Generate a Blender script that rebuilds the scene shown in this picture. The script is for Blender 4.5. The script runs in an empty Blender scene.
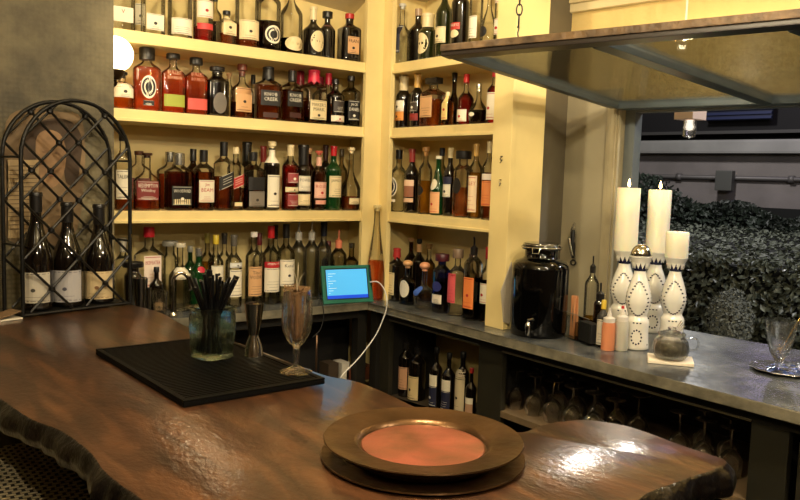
import bpy, bmesh, math, random
from mathutils import Vector, Matrix
random.seed(7)
SC = bpy.context.scene
COL = SC.collection
R = math.radians

# ------------------------------------------------------------------ camera
CF, YAW, PITCH, ROLL = 774.07, 0.65377, 0.09379, 0.0316
CP = Vector((-2.14701, -2.97379, 1.49996))
Fv = Vector((math.sin(YAW)*math.cos(PITCH), math.cos(YAW)*math.cos(PITCH), -math.sin(PITCH)))
R0 = Vector((math.cos(YAW), -math.sin(YAW), 0)); U0 = R0.cross(Fv)
Rv = math.cos(ROLL)*R0 + math.sin(ROLL)*U0
Uv = -math.sin(ROLL)*R0 + math.cos(ROLL)*U0
cd = bpy.data.cameras.new('camera'); cam = bpy.data.objects.new('camera', cd); COL.objects.link(cam)
m = Matrix((Rv, Uv, -Fv)).transposed().to_4x4(); m.translation = CP
cam.matrix_world = m
cd.sensor_width = 36; cd.lens = CF/800*36; cd.clip_start = 0.02; cd.clip_end = 200
SC.camera = cam

# ------------------------------------------------------------------ world, exposure, ceiling lamps, added fill lamps
w = bpy.data.worlds.new('night'); SC.world = w; w.use_nodes = True
w.node_tree.nodes['Background'].inputs[0].default_value = (1.0, .82, .6, 1)
w.node_tree.nodes['Background'].inputs[1].default_value = 0.035
SC.view_settings.view_transform = 'Standard'; SC.view_settings.look = 'None'
SC.view_settings.gamma = 1; SC.view_settings.use_curve_mapping = False
SC.view_settings.exposure = 0.08

def lamp(name, kind, loc, power, color, size=.05, target=None, spot=None, blend=.5):
    d = bpy.data.lights.new(name, kind); d.energy = power; d.color = color
    if kind == 'AREA': d.size = size
    else: d.shadow_soft_size = size
    if kind == 'SPOT': d.spot_size = R(spot); d.spot_blend = blend
    o = bpy.data.objects.new(name, d); COL.objects.link(o); o.location = loc
    if target is not None:
        o.rotation_euler = (Vector(target)-Vector(loc)).to_track_quat('-Z', 'Y').to_euler()
    return o
WARM = (.99, .82, .545)
lamp('fill_lamp_bar', 'POINT', (-1.45, -2.05, 2.25), 50, WARM, .03)  # unseen lamp added as frontal fill on the shelves
lamp('fill_lamp_left', 'POINT', (-2.5, -1.9, 2.3), 26, WARM, .03)  # unseen fill lamp added, set wide to reach the stool
lamp('fill_lamp_back', 'POINT', (-1.9, -3.6, 2.2), 36, WARM, .03)  # unseen lamp added behind the camera for fill
lamp('fill_lamp_right', 'POINT', (-.55, -2.75, 2.3), 36, (1.0, .84, .62), .05)  # unseen fill lamp added on the camera's right
lamp('ceiling_lamp_corner', 'SPOT', (-1.0, -1.1, 2.7), 62, WARM, .04, (-.2, -.1, 1.5), 110, .6)
lamp('ceiling_lamp_window', 'SPOT', (-.6, -2.5, 2.7), 70, (1.0, .86, .66), .05, (.3, -1.2, 1.0), 90, .6)
lamp('yard_fill', 'POINT', (1.9, -2.5, 2.9), 130, (.98, .98, 1.0), .22)  # unseen light added above the yard to brighten the hedge
lamp('yard_fill_far', 'POINT', (4.4, 1.4, 3.3), 170, (1.0, .97, .93), .15)  # second unseen light added outside, for the far yard
lamp('yard_lamp_violet', 'POINT', (6.2, 1.2, 2.9), 8, (.75, .62, 1.0), .15)

# ------------------------------------------------------------------ measuring helpers
def ray(u, v): return Fv + (u-400)/CF*Rv - (v-250)/CF*Uv
def P(u, v, ax, val):
    d = ray(u, v); t = (val-CP[ax])/d[ax]; return CP + t*d
WD = Vector((math.sin(R(-7.8)), math.cos(R(-7.8)), 0)); WN = Vector((WD.y, -WD.x, 0)); W0 = Vector((.607, -1.5, 0))
def WP(s, off, z): return W0 + WD*s + WN*off + Vector((0, 0, z))
def PW(u, v, off=0):
    d = ray(u, v); t = ((W0-CP).dot(WN)+off)/d.dot(WN); return CP + t*d
def WS(p): return (Vector((p.x, p.y, 0))-W0).dot(WD)
def zat(x, y, v):
    k = (250-v)/CF
    a = Vector((x, y, 0))-CP
    return (k*a.dot(Fv)-a.dot(Uv))/(Uv.z-k*Fv.z)
def px(x, y, n, z=1.3): return n*(Vector((x, y, z))-CP).dot(Fv)/CF

# ------------------------------------------------------------------ materials
def lin(c):
    c = [v/255 for v in c[:3]]
    return tuple(v/12.92 if v <= .04045 else ((v+.055)/1.055)**2.4 for v in c)+(1.0,)
MC = {}
def mat(c, rough=.5, metal=0, coat=0, noise=0, nscale=20, bump=0, bscale=60, spec=.5, trans=0, emit=None, es=0, sub=0, name=None, stretch=None, c2=None, alpha=1):
    key = (tuple(c), rough, metal, coat, noise, nscale, bump, bscale, spec, trans, emit, es, sub, stretch, c2, alpha)
    if key in MC: return MC[key]
    m = bpy.data.materials.new(name or 'paint'); m.use_nodes = True
    nt = m.node_tree; b = nt.nodes['Principled BSDF']; N = nt.nodes.new; L = nt.links.new
    b.inputs['Base Color'].default_value = lin(c); b.inputs['Roughness'].default_value = rough
    b.inputs['Metallic'].default_value = metal; b.inputs['Coat Weight'].default_value = coat
    b.inputs['Coat Roughness'].default_value = .1
    b.inputs['Specular IOR Level'].default_value = spec; b.inputs['Transmission Weight'].default_value = trans
    b.inputs['Subsurface Weight'].default_value = sub; b.inputs['Alpha'].default_value = alpha
    if sub: b.inputs['Subsurface Radius'].default_value = (.02, .01, .005)
    if emit: b.inputs['Emission Color'].default_value = lin(emit); b.inputs['Emission Strength'].default_value = es
    if noise or bump:
        tc = N('ShaderNodeTexCoord'); mp = N('ShaderNodeMapping'); L(tc.outputs['Object'], mp.inputs[0])
        if stretch: mp.inputs['Scale'].default_value = stretch
    if noise:
        nz = N('ShaderNodeTexNoise'); nz.inputs['Scale'].default_value = nscale; nz.inputs['Detail'].default_value = 6
        L(mp.outputs[0], nz.inputs['Vector'])
        rp = N('ShaderNodeValToRGB'); L(nz.outputs['Fac'], rp.inputs[0])
        a = lin(c2) if c2 else tuple(v*(1-noise) for v in lin(c)[:3])+(1,)
        rp.color_ramp.elements[0].position = .35; rp.color_ramp.elements[1].position = .68
        rp.color_ramp.elements[0].color = a; rp.color_ramp.elements[1].color = lin(c)
        L(rp.outputs[0], b.inputs['Base Color'])
    if bump:
        nz = N('ShaderNodeTexNoise'); nz.inputs['Scale'].default_value = bscale; nz.inputs['Detail'].default_value = 4
        L(mp.outputs[0], nz.inputs['Vector'])
        bp = N('ShaderNodeBump'); bp.inputs['Strength'].default_value = bump; bp.inputs['Distance'].default_value = .01
        L(nz.outputs['Fac'], bp.inputs['Height']); L(bp.outputs[0], b.inputs['Normal'])
    MC[key] = m; return m

def glassmat(name, centre, edge, gloss=.12, rough=.02, ior=1.5):
    """thin-walled glass: tinted see-through, darker where the wall is seen on edge, with a clear-coat reflection"""
    m = bpy.data.materials.new(name); m.use_nodes = True; nt = m.node_tree; nt.nodes.clear(); N = nt.nodes.new; L = nt.links.new
    out = N('ShaderNodeOutputMaterial'); lw = N('ShaderNodeLayerWeight'); lw.inputs['Blend'].default_value = .35
    rp = N('ShaderNodeMix'); rp.data_type = 'RGBA'; rp.inputs[6].default_value = tuple(centre)+(1,); rp.inputs[7].default_value = tuple(edge)+(1,)
    L(lw.outputs['Facing'], rp.inputs[0])
    t = N('ShaderNodeBsdfTransparent'); L(rp.outputs[2], t.inputs[0])
    g = N('ShaderNodeBsdfGlossy'); g.inputs['Roughness'].default_value = rough
    fr = N('ShaderNodeFresnel'); fr.inputs['IOR'].default_value = ior
    mt = N('ShaderNodeMath'); mt.operation = 'MULTIPLY_ADD'; L(fr.outputs[0], mt.inputs[0]); mt.inputs[1].default_value = .9; mt.inputs[2].default_value = gloss*.15
    mx = N('ShaderNodeMixShader'); L(mt.outputs[0], mx.inputs[0]); L(t.outputs[0], mx.inputs[1]); L(g.outputs[0], mx.inputs[2])
    L(mx.outputs[0], out.inputs[0]); return m
def liquidmat(name, c, ior=1.34):
    m = bpy.data.materials.new(name); m.use_nodes = True; nt = m.node_tree; nt.nodes.clear(); N = nt.nodes.new
    out = N('ShaderNodeOutputMaterial'); g = N('ShaderNodeBsdfGlass'); g.inputs['Color'].default_value = tuple(c)+(1,)
    g.inputs['IOR'].default_value = ior; g.inputs['Roughness'].default_value = .03
    t = N('ShaderNodeBsdfTransparent'); t.inputs[0].default_value = tuple(v**.75 for v in c)+(1,)
    mx = N('ShaderNodeMixShader'); mx.inputs[0].default_value = .5
    nt.links.new(t.outputs[0], mx.inputs[1]); nt.links.new(g.outputs[0], mx.inputs[2])
    nt.links.new(mx.outputs[0], out.inputs[0]); return m
def cleargls(name, tint, edge, ior, base): return glassmat(name, tint, edge, base, .015, ior)
def realglass(name, c, k=.7):
    m = liquidmat(name, c, 1.48); n_ = m.node_tree.nodes
    for q in n_:
        if q.type == 'MIX_SHADER': q.inputs[0].default_value = k
        if q.type == 'BSDF_GLASS': q.inputs['Roughness'].default_value = .0
    return m
GL = dict(
    crystal=realglass('crystal_glass', (.98, .98, .97)), bottlegreen=realglass('pale_green_glass', (.90, .97, .93)),
    clear=glassmat('clear_glass', (.99, .99, .975), (.72, .72, .68)),
    thin=glassmat('thin_glass', (.985, .985, .98), (.72, .73, .72), .4, .015, 1.6),
    pane=glassmat('pane_glass', (.95, .96, .94), (.93, .94, .92), .2, .02, 1.07),
    smoke=glassmat('smoky_glass', (.74, .70, .6), (.25, .22, .17)),
    frost=glassmat('frosted_glass', (.8, .8, .75), (.45, .45, .41), .2, .3),
    brown=glassmat('brown_glass', (.22, .09, .03), (.02, .01, .004)),
    green=mat((12, 50, 20), .08, 0, .5, name='green_glass'),
    olive=mat((30, 34, 12), .08, 0, .5, name='olive_glass'),
    dark=mat((14, 9, 6), .07, 0, .6, name='dark_glass'),
    blue=glassmat('blue_glass', (.12, .16, .55), (.02, .03, .2)),
    jade=glassmat('green_tinted_glass', (.93, .98, .95), (.62, .78, .68), .4, .015, 1.6),
)
def realglass_(name):
    m = realglass(name, (.97, .97, .95), .12); 
    return m
LQ = dict(
    amber=liquidmat('amber_spirit', (.85, .40, .12)), red=liquidmat('red_amber_spirit', (.86, .33, .19)),
    whisky=liquidmat('dark_whisky', (.54, .22, .08)), pink=liquidmat('copper_spirit', (.92, .52, .34)),
    rose=liquidmat('rose_liqueur', (.7, .1, .1)), cola=liquidmat('dark_liqueur', (.08, .025, .012)), water=realglass_('clear_spirit'),
    gold=liquidmat('golden_spirit', (.8, .55, .16)))
M_yel = mat((232, 210, 146), .42, noise=.1, nscale=6, bump=.05, bscale=30, name='cream_yellow_gloss_paint')
M_back = mat((222, 198, 130), .6, noise=.12, nscale=5, name='yellow_wall_paint')
M_taupe = mat((158, 148, 120), .55, noise=.14, nscale=4, bump=.06, bscale=25, name='taupe_wall_paint')
M_shade_taupe = mat((100, 92, 74), .6, noise=.2, nscale=6, name='shade_dark_taupe')  # taupe darkened to carry the shade of the return
M_cab = mat((40, 38, 28), .45, noise=.2, nscale=12, name='dark_green_cabinet_paint')
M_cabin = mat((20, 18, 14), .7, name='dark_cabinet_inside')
M_black = mat((12, 12, 12), .5, name='black')
M_iron = mat((14, 13, 12), .42, .3, bump=.2, bscale=90, name='wrought_iron')
M_chrome = mat((215, 212, 205), .14, 1, name='chrome')
M_steel = mat((205, 200, 190), .12, 1, name='steel')
M_rubber = mat((6, 6, 6), .55, spec=.12, name='black_rubber')
M_white = mat((228, 222, 208), .5, name='white_paper')

# ------------------------------------------------------------------ object helpers
def obj(name, bm, m, parent=None, smooth=False, loc=None, rz=0, angle=None):
    me = bpy.data.meshes.new(name)
    if isinstance(bm, bmesh.types.BMesh):
        bm.to_mesh(me); bm.free()
    else:
        me.from_pydata(*bm)
    for k in (m if isinstance(m, (list, tuple)) else [m]): me.materials.append(k)
    if smooth:
        me.polygons.foreach_set('use_smooth', [True]*len(me.polygons))
        if angle:
            me.set_sharp_from_angle(angle=R(angle))
    o = bpy.data.objects.new(name, me); COL.objects.link(o)
    if parent: o.parent = parent
    if loc is not None: o.location = loc
    if rz: o.rotation_euler = (0, 0, rz)
    return o
def tag(o, label, cat, group=None, kind=None):
    o['label'] = label; o['category'] = cat
    if group: o['group'] = group
    if kind: o['kind'] = kind
    return o
def thing(name, label, cat, loc=(0, 0, 0), rz=0, group=None):
    o = bpy.data.objects.new(name, None); COL.objects.link(o); o.location = loc; o.rotation_euler = (0, 0, rz)
    return tag(o, label, cat, group)
def struct(name, bm, m, **k):
    o = obj(name, bm, m, **k); o['kind'] = 'structure'; return o
def new(): return bmesh.new()
def box(bm, a, b, bev=0, mi=0, T=None):
    a, b = [min(p, q) for p, q in zip(a, b)], [max(p, q) for p, q in zip(a, b)]
    r = bmesh.ops.create_cube(bm, size=1)
    for v in r['verts']:
        v.co = Vector([a[i]+(b[i]-a[i])*(v.co[i]+.5) for i in range(3)])
    fs = set(f for v in r['verts'] for f in v.link_faces); vs = set(r['verts'])
    if bev:
        q = bmesh.ops.bevel(bm, geom=list(set(e for f in fs for e in f.edges)), offset=bev, segments=2, affect='EDGES', profile=.7)
        fs = set(q['faces']) | set(f for f in fs if f.is_valid); vs = set(v for f in fs for v in f.verts)
        more = set(f for v in vs for f in v.link_faces); fs |= more; vs = set(v for f in fs for v in f.verts)
    for f in fs: f.material_index = mi
    if T is not None:
        for v in vs: v.co = T(v.co) if callable(T) else T @ v.co
    return list(vs)
def lathe(bm, prof, seg=28, mi=0, c=(0, 0, 0), close=True, dr=1):
    rings = []
    for r, z in prof:
        if r < 1e-5: rings.append([bm.verts.new((c[0], c[1], c[2]+z))])
        else: rings.append([bm.verts.new((c[0]+r*math.cos(2*math.pi*i/seg), c[1]+dr*r*math.sin(2*math.pi*i/seg), c[2]+z)) for i in range(seg)])
    for A, B in zip(rings, rings[1:]):
        for i in range(seg):
            j = (i+1) % seg
            a = [A[0]] if len(A) == 1 else [A[i], A[j]]
            b = [B[0]] if len(B) == 1 else [B[j], B[i]]
            if len(a)+len(b) > 2:
                f = bm.faces.new(a+b); f.material_index = mi
    return rings
def tube(bm, pts, r, seg=8, mi=0, closed=False, caps=True):
    pts = [Vector(p) for p in pts]; n = len(pts); rings = []
    rr = r if isinstance(r, (list, tuple)) else [r]*n
    up = Vector((0, 0, 1)); prev = None
    for i, p in enumerate(pts):
        if closed: t = pts[(i+1) % n]-pts[i-1]
        else: t = pts[min(i+1, n-1)]-pts[max(i-1, 0)]
        t.normalize()
        if prev is None:
            a = t.cross(up) if abs(t.z) < .95 else t.cross(Vector((1, 0, 0)))
        else: a = prev - t*prev.dot(t)
        a.normalize(); prev = a; b = t.cross(a)
        rings.append([bm.verts.new(p+rr[i]*(math.cos(2*math.pi*k/seg)*a+math.sin(2*math.pi*k/seg)*b)) for k in range(seg)])
    pairs = list(zip(rings, rings[1:]))
    if closed: pairs.append((rings[-1], rings[0]))
    for A, B in pairs:
        for k in range(seg):
            f = bm.faces.new([A[k], A[(k+1) % seg], B[(k+1) % seg], B[k]]); f.material_index = mi
    if caps and not closed:
        bm.faces.new(rings[0][::-1]).material_index = mi; bm.faces.new(rings[-1]).material_index = mi
def smoothpath(pts, n=8):
    pts = [Vector(p) for p in pts]; q = [2*pts[0]-pts[1]]+pts+[2*pts[-1]-pts[-2]]; out = []
    for i in range(1, len(q)-2):
        for k in range(n):
            t = k/n; a, b, c, d = q[i-1:i+3]
            out.append(.5*((2*b)+(c-a)*t+(2*a-5*b+4*c-d)*t*t+(3*b-a-3*c+d)*t**3))
    out.append(pts[-1]); return out
def prism(bm, pts, z0, z1, mi=0):
    a = [bm.verts.new((p[0], p[1], z0)) for p in pts]; b = [bm.verts.new((p[0], p[1], z1)) for p in pts]
    n = len(pts)
    for i in range(n): bm.faces.new([a[i], a[(i+1) % n], b[(i+1) % n], b[i]]).material_index = mi
    bm.faces.new(a[::-1]).material_index = mi; bm.faces.new(b).material_index = mi
def wbox(bm, s0, s1, o0, o1, z0, z1, bev=0, mi=0):       # box in the slanted window wall's own directions
    box(bm, (s0, o0, z0), (s1, o1, z1), bev, mi, T=lambda c: WP(c.x, c.y, c.z))

# lettering -> flat triangles, 1 unit cap height
TG = {}
def textgeo(s):
    if s in TG: return TG[s]
    c = bpy.data.curves.new('lettering', 'FONT'); c.body = s; c.resolution_u = 1; c.size = 1
    o = bpy.data.objects.new('lettering', c); COL.objects.link(o)
    bpy.context.view_layer.update()
    me = bpy.data.meshes.new_from_object(o.evaluated_get(bpy.context.evaluated_depsgraph_get()))
    V = [(v.co.x, v.co.y) for v in me.vertices]; F = [tuple(p.vertices) for p in me.polygons]
    bpy.data.objects.remove(o); bpy.data.curves.remove(c); bpy.data.meshes.remove(me)
    xs = [v[0] for v in V] or [0]; ys = [v[1] for v in V] or [0]; x0, x1, y0, y1 = min(xs), max(xs), min(ys), max(ys)
    h = (y1-y0) or 1
    TG[s] = ([((x-(x0+x1)/2)/h, (y-(y0+y1)/2)/h) for x, y in V], F, (x1-x0)/h)
    return TG[s]
def put_text(bm, s, cx, cz, h, maxw, mapf, mi):
    V, F, wd = textgeo(s)
    k = min(h, maxw/max(wd, .01)); kx = k
    vs = [bm.verts.new(mapf(cx+x*kx, cz+y*min(h, k*1.6))) for x, y in V]
    for f in F:
        try: bm.faces.new([vs[i] for i in f]).material_index = mi
        except ValueError: pass

# ------------------------------------------------------------------ THE SETTING
bm = new(); box(bm, (-6, -6, -.05), (1.3, 1.6, 0)); struct('floor', bm, mat((40, 30, 22), .5, noise=.3, nscale=5, name='dark_floor'))
bm = new(); box(bm, (-6.1, -6.1, 2.8), (.75, .6, 2.85)); struct('ceiling', bm, mat((214, 196, 150), .7, name='cream_ceiling'))
# back wall and right wall, behind the shelves
DA, DB = .26, .24
bm = new(); box(bm, (-3.6, DA+.015, 0), (.6, DA+.1, 2.8)); struct('wall_back', bm, M_back)
bm = new(); box(bm, (DB+.015, -.745, 0), (DB+.08, DA+.015, 2.8)); struct('wall_right', bm, M_back)
# angled return, shelf end to window pier, shade put into its dark colour
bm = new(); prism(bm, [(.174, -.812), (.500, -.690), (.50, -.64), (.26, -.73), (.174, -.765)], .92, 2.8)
struct('wall_return', bm, M_shade_taupe)
# window wall
sO, sP = .553, .842; ZH = 1.83
bm = new(); wbox(bm, sO, sP, 0, .12, .92, ZH+.06); struct('wall_window_pier', bm, M_taupe)
bm = new(); wbox(bm, -3.2, sP, 0, .12, ZH+.06, 2.8); wbox(bm, -3.2, sO, 0.001, .119, ZH, ZH+.06)
struct('wall_window_header', bm, mat((226, 198, 128), .35, noise=.1, nscale=5, bump=.5, bscale=22, name='glossy_yellow_plaster'))
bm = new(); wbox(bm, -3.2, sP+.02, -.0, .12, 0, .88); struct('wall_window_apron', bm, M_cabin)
# the guest side of the room, behind the camera (seen in reflections)
M_room = mat((112, 92, 66), .7, noise=.2, nscale=2, name='warm_room_paint')
bm = new(); box(bm, (-6, -6.1, 0), (1.3, -6, 2.8)); struct('wall_front', bm, M_room)
bm = new(); box(bm, (-6.1, -6, 0), (-6, 1.6, 2.8)); struct('wall_far_left', bm, M_room)
# left partition with worn wallpaper
def wallpaper():
    m = bpy.data.materials.new('worn_wallpaper'); m.use_nodes = True; nt = m.node_tree; b = nt.nodes['Principled BSDF']; N = nt.nodes.new; L = nt.links.new
    b.inputs['Roughness'].default_value = .6
    tc = N('ShaderNodeTexCoord')
    n1 = N('ShaderNodeTexNoise'); n1.inputs['Scale'].default_value = 3.2; n1.inputs['Detail'].default_value = 8; n1.inputs['Roughness'].default_value = .65
    L(tc.outputs['Object'], n1.inputs['Vector'])
    r1 = N('ShaderNodeValToRGB'); L(n1.outputs['Fac'], r1.inputs[0]); e = r1.color_ramp.elements
    e[0].position = .32; e[0].color = lin((66, 60, 44)); e[1].position = .68; e[1].color = lin((132, 122, 92))
    vo = N('ShaderNodeTexVoronoi'); vo.inputs['Scale'].default_value = 62; vo.inputs['Randomness'].default_value = .25; L(tc.outputs['Object'], vo.inputs['Vector'])
    r2 = N('ShaderNodeValToRGB'); L(vo.outputs['Distance'], r2.inputs[0]); e = r2.color_ramp.elements
    e[0].position = .3; e[0].color = (1, 1, 1, 1); e[1].position = .62; e[1].color = (.62, .62, .6, 1)
    mx = N('ShaderNodeMix'); mx.data_type = 'RGBA'; mx.blend_type = 'MULTIPLY'
    n2 = N('ShaderNodeTexNoise'); n2.inputs['Scale'].default_value = 2.1; L(tc.outputs['Object'], n2.inputs['Vector'])
    r3 = N('ShaderNodeValToRGB'); L(n2.outputs['Fac'], r3.inputs[0]); r3.color_ramp.elements[0].position = .42; r3.color_ramp.elements[1].position = .6
    L(r3.outputs[0], mx.inputs[0]); L(r1.outputs[0], mx.inputs[6]); L(r2.outputs[0], mx.inputs[7])
    L(mx.outputs[2], b.inputs['Base Color'])
    bp = N('ShaderNodeBump'); bp.inputs['Strength'].default_value = .35; bp.inputs['Distance'].default_value = .004; L(vo.outputs['Distance'], bp.inputs['Height']); L(bp.outputs[0], b.inputs['Normal'])
    return m
YP = -.17
XP = P(114, 150, 1, YP).x
bm = new(); box(bm, (-3.6, YP, 0), (XP, YP+.03, 2.8)); struct('wall_left', bm, wallpaper())

# sloping soffit above both shelf units (underside of a stair)
M_sof = mat((206, 190, 150), .6, noise=.1, nscale=6, name='beige_soffit')
bm = new()
def slopebox(bm, pts, th):
    a = [bm.verts.new(p) for p in pts]; b = [bm.verts.new((p[0], p[1], p[2]+th)) for p in pts]; n = len(pts)
    bm.faces.new(a); bm.faces.new(b[::-1])
    for i in range(n): bm.faces.new([a[i], b[i], b[(i+1) % n], a[(i+1) % n]])
slopebox(bm, [(-1.1, DA, 2.36), (-1.1, -.02, 2.45), (0, -.02, 2.40), (-.0, DA, 2.285)], .05)
slopebox(bm, [(-.0, DA, 2.285), (-.0, -.02, 2.42), (DB, -.86, 2.50), (DB, DA, 2.29)], .05)
struct('ceiling_soffit', bm, M_sof)

# the two built-in shelf units: one structure each of boards and posts
ZS = (2.016, 1.724, 1.338); TH = .046
def shelf_unit(name, boards, posts):
    root = thing(name, 'cream yellow painted built-in bottle shelves '+('on the back wall' if name == 'back_shelf_unit' else 'on the right wall beside the window'), 'shelves')
    for a, b in boards:
        bm = new(); box(bm, a, b, .003)
        # small bead moulding along the lower front edge
        if name == 'back_shelf_unit': box(bm, (a[0], -.006, a[2]), (b[0], .0, a[2]+.012), .002)
        else: box(bm, (-.006, a[1], a[2]), (0, b[1], a[2]+.012), .002)
        obj('shelf', bm, M_yel, root)
    for n, a, b in posts:
        bm = new(); box(bm, a, b, .002); obj(n, bm, M_yel, root)
    return root
CT = .92
XA = -.104
shelf_unit('back_shelf_unit', [((-1.6, 0, z-TH), (-.002, DA, z)) for z in ZS],
           [('post', (XA, -.012, CT), (-.006, .012, 2.8)), ('back_panel', (-1.6, DA, CT), (0, DA+.012, 2.75)), ('side_panel', (-.001, .0125, CT), (.009, DA, 2.75)), ('post', (-1.62, -.012, CT), (-1.55, .012, 2.8))])
YB0, YB1 = -.078, -.76
shelf_unit('right_shelf_unit', [((0, YB1, z-TH), (DB, -.002, z)) for z in ZS],
           [('post', (-.012, YB0, CT), (.012, -.012, 2.8)), ('post', (-.012, -.862, CT), (.012, YB1, 2.8)),
            ('end_panel', (.012, -.86, CT), (.172, -.815, 2.8)), ('side_panel', (.012, -.812, CT), (.172, YB1, 2.8)), ('back_panel', (DB, YB1, CT), (DB+.012, 0, 2.75)), ('side_panel', (.0125, -.001, CT), (DB, .008, 2.75))])
# crown moulding above the window wall
bm = new()
zc = PW(585, 12).z
for k, (o, h) in enumerate([(-.03, .035), (-.045, .02), (-.075, .05), (-.09, .02), (-.14, .09), (-.16, .03)]):
    z = zc+sum(q[1] for q in [(-.03, .035), (-.045, .02), (-.075, .05), (-.09, .02), (-.14, .09), (-.16, .03)][:k])
    wbox(bm, -3.2, sP-.0, o, -.0005, z, z+h, .004)
struct('trim_1', bm, mat((226, 208, 158), .45, noise=.08, nscale=5, name='cream_moulding'))
# window casing and frame
bm = new()
for a, b, o in [(.60, .613, -.012), (.585, .6, -.02), (.563, .585, -.028), (.553, .563, -.018)]: wbox(bm, a, b, o, -.0005, CT, ZH+.04, .003)
struct('trim_2', bm, mat((178, 166, 134), .35, noise=.15, nscale=10, bump=.1, name='casing_paint'))
bm = new(); wbox(bm, sO-.045, sO-.0005, .03, .09, CT, ZH, .003); wbox(bm, -3.2, sO-.046, .03, .09, ZH-.035, ZH-.0005, .003)
struct('window_1', bm, mat((96, 102, 104), .4, name='blue_grey_window_frame'))

# ------------------------------------------------------------------ counters (zinc topped) and cabinets below
def zinc():
    m = mat((122, 126, 126), .27, .3, noise=.5, nscale=7, bump=.2, bscale=12, c2=(58, 60, 61), name='worn_zinc'); return m
M_zinc = zinc()
CTH = .036
bm = new()
prof = [(-2.0, -.067), (-.096, -.067), (-.096, -3.2)]
back = [W0+WD*(-1.55)+WN*.11, W0+WD*.9+WN*.0]
pts = [(-1.6, -.067), (-.096, -.067), (-.100, -1.2), (-.098, -2.9), (.80, -2.9), tuple((W0+WD*sO+WN*.118)[:2]), tuple((W0+WD*sO+WN*-.001)[:2]), tuple((W0+WD*.845+WN*-.001)[:2]), (.26, -.76), (DB, -.76), (DB, DA), (-1.6, DA)]
prism(bm, pts, CT-CTH, CT-.0005)
bmesh.ops.bevel(bm, geom=[e for e in bm.edges if abs(e.verts[0].co.z-e.verts[1].co.z) < 1e-6 and all(v.co.x < -.05 and (v.co.y < -.05) or v.co.x < -.05 for v in e.verts)], offset=.006, segments=3, affect='EDGES')
bm.normal_update()
for f in bm.faces:
    if abs(f.normal.z) < .85: f.material_index = 1
tag(obj('counter_top', bm, [M_zinc, mat((140, 134, 114), .4, .2, noise=.5, nscale=16, bump=.2, name='rubbed_metal_edge')], smooth=True, angle=30), 'worn grey metal worktop running around the corner under the shelves', 'worktop')
# cabinet carcass under right run
xc = -.05
c = thing('back_bar_cabinet', 'dark green painted cabinet with open cubbies under the right worktop', 'cabinet', (xc, -1.3, 0))
def cpart(name, a, b, m=M_cab, bev=.003, parent=c):
    bm = new(); o = Vector(parent.location); box(bm, [a[i]-o[i] for i in range(3)], [b[i]-o[i] for i in range(3)], bev); return obj(name, bm, m, parent)
ZT = .845
cpart('top_rail', (xc, -2.9, ZT), (xc+.025, -.11, CT-CTH-.001))
for y0, y1 in [(-.178, -.11), (-.905, -.772), (-2.0, -1.893)]: cpart('stile', (xc, y0, .05), (xc+.025, y1, ZT))
cpart('bottom_rail', (xc, -2.9, .05), (xc+.025, -.11, .12))
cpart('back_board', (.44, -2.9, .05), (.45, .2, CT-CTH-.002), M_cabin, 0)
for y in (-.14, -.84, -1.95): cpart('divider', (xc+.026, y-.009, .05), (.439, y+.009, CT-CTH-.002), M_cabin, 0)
ZB1 = .485
cpart('shelf', (xc+.001, -.831, ZB1-.02), (.439, -.149, ZB1-.0005), mat((60, 52, 40), .5, name='brown_shelf_board'), .001)
ZG = .615
cpart('shelf', (xc+.001, -1.94, ZG-.025), (.439, -.85, ZG-.0005), mat((110, 92, 68), .5, noise=.2, name='pale_shelf_board'), .001)
cpart('bead_trim', (xc-.006, -1.893, ZT), (xc-.0005, -.905, ZT+.006), mat((90, 84, 66), .35, name='rubbed_edge'), .001)
cpart('bead_trim', (xc-.006, -.772, ZT), (xc-.0005, -.178, ZT+.006), mat((90, 84, 66), .35, name='rubbed_edge'), .001)
cpart('glass_door_frame', (xc-.004, -2.5, .12), (xc-.0005, -2.03, ZT-.02), mat((44, 41, 31), .4), .001)
# cabinet under the left run
c2 = thing('corner_cabinet', 'dark open cabinet under the left worktop with cables inside', 'cabinet', (-.5, .1, 0))
cpart('post', (-.125, -.03, .0), (-.075, .02, CT-CTH-.001), mat((24, 22, 17), .5), .002, c2)
cpart('post', (-.074, -.109, .0), (-.02, -.06, CT-CTH-.001), mat((24, 22, 17), .5), .002, c2)
cpart('top_rail', (-1.5, -.03, .84), (-.126, -.005, CT-CTH-.001), mat((26, 24, 19), .5), .002, c2)
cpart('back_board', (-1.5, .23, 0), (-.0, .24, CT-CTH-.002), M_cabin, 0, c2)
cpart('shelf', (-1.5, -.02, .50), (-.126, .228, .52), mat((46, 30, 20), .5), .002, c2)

# ------------------------------------------------------------------ the wooden bar
BZ = 1.03
backpts = [(-1.275, -.205), (-1.262, -.33), (-1.235, -.5), (-1.25, -.78), (-1.215, -1.05), (-1.2, -1.35), (-1.192, -1.46), (-1.163, -1.53), (-1.158, -1.6), (-1.162, -1.7), (-1.168, -1.78), (-1.150, -1.90), (-1.115, -1.97), (-1.09, -1.996), (-1.033, -1.986), (-.984, -1.991), (-.93, -2.01), (-.897, -2.06), (-.888, -2.11), (-.897, -2.2), (-.897, -2.255), (-.903, -2.293)]
endpts = [(-.96, -2.303), (-1.06, -2.300), (-1.184, -2.312), (-1.35, -2.42), (-1.6, -2.5), (-1.74, -2.45)]
frontpts = [(-1.775, -2.2), (-1.781, -1.93), (-1.79, -1.84), (-1.794, -1.77), (-1.789, -1.68), (-1.80, -1.55), (-1.831, -1.44), (-1.852, -1.275), (-1.885, -1.0), (-1.9, -.6), (-1.9, -.205)]
ol = smoothpath([(x, y, 0) for x, y in backpts+endpts+frontpts], 6)
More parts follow.
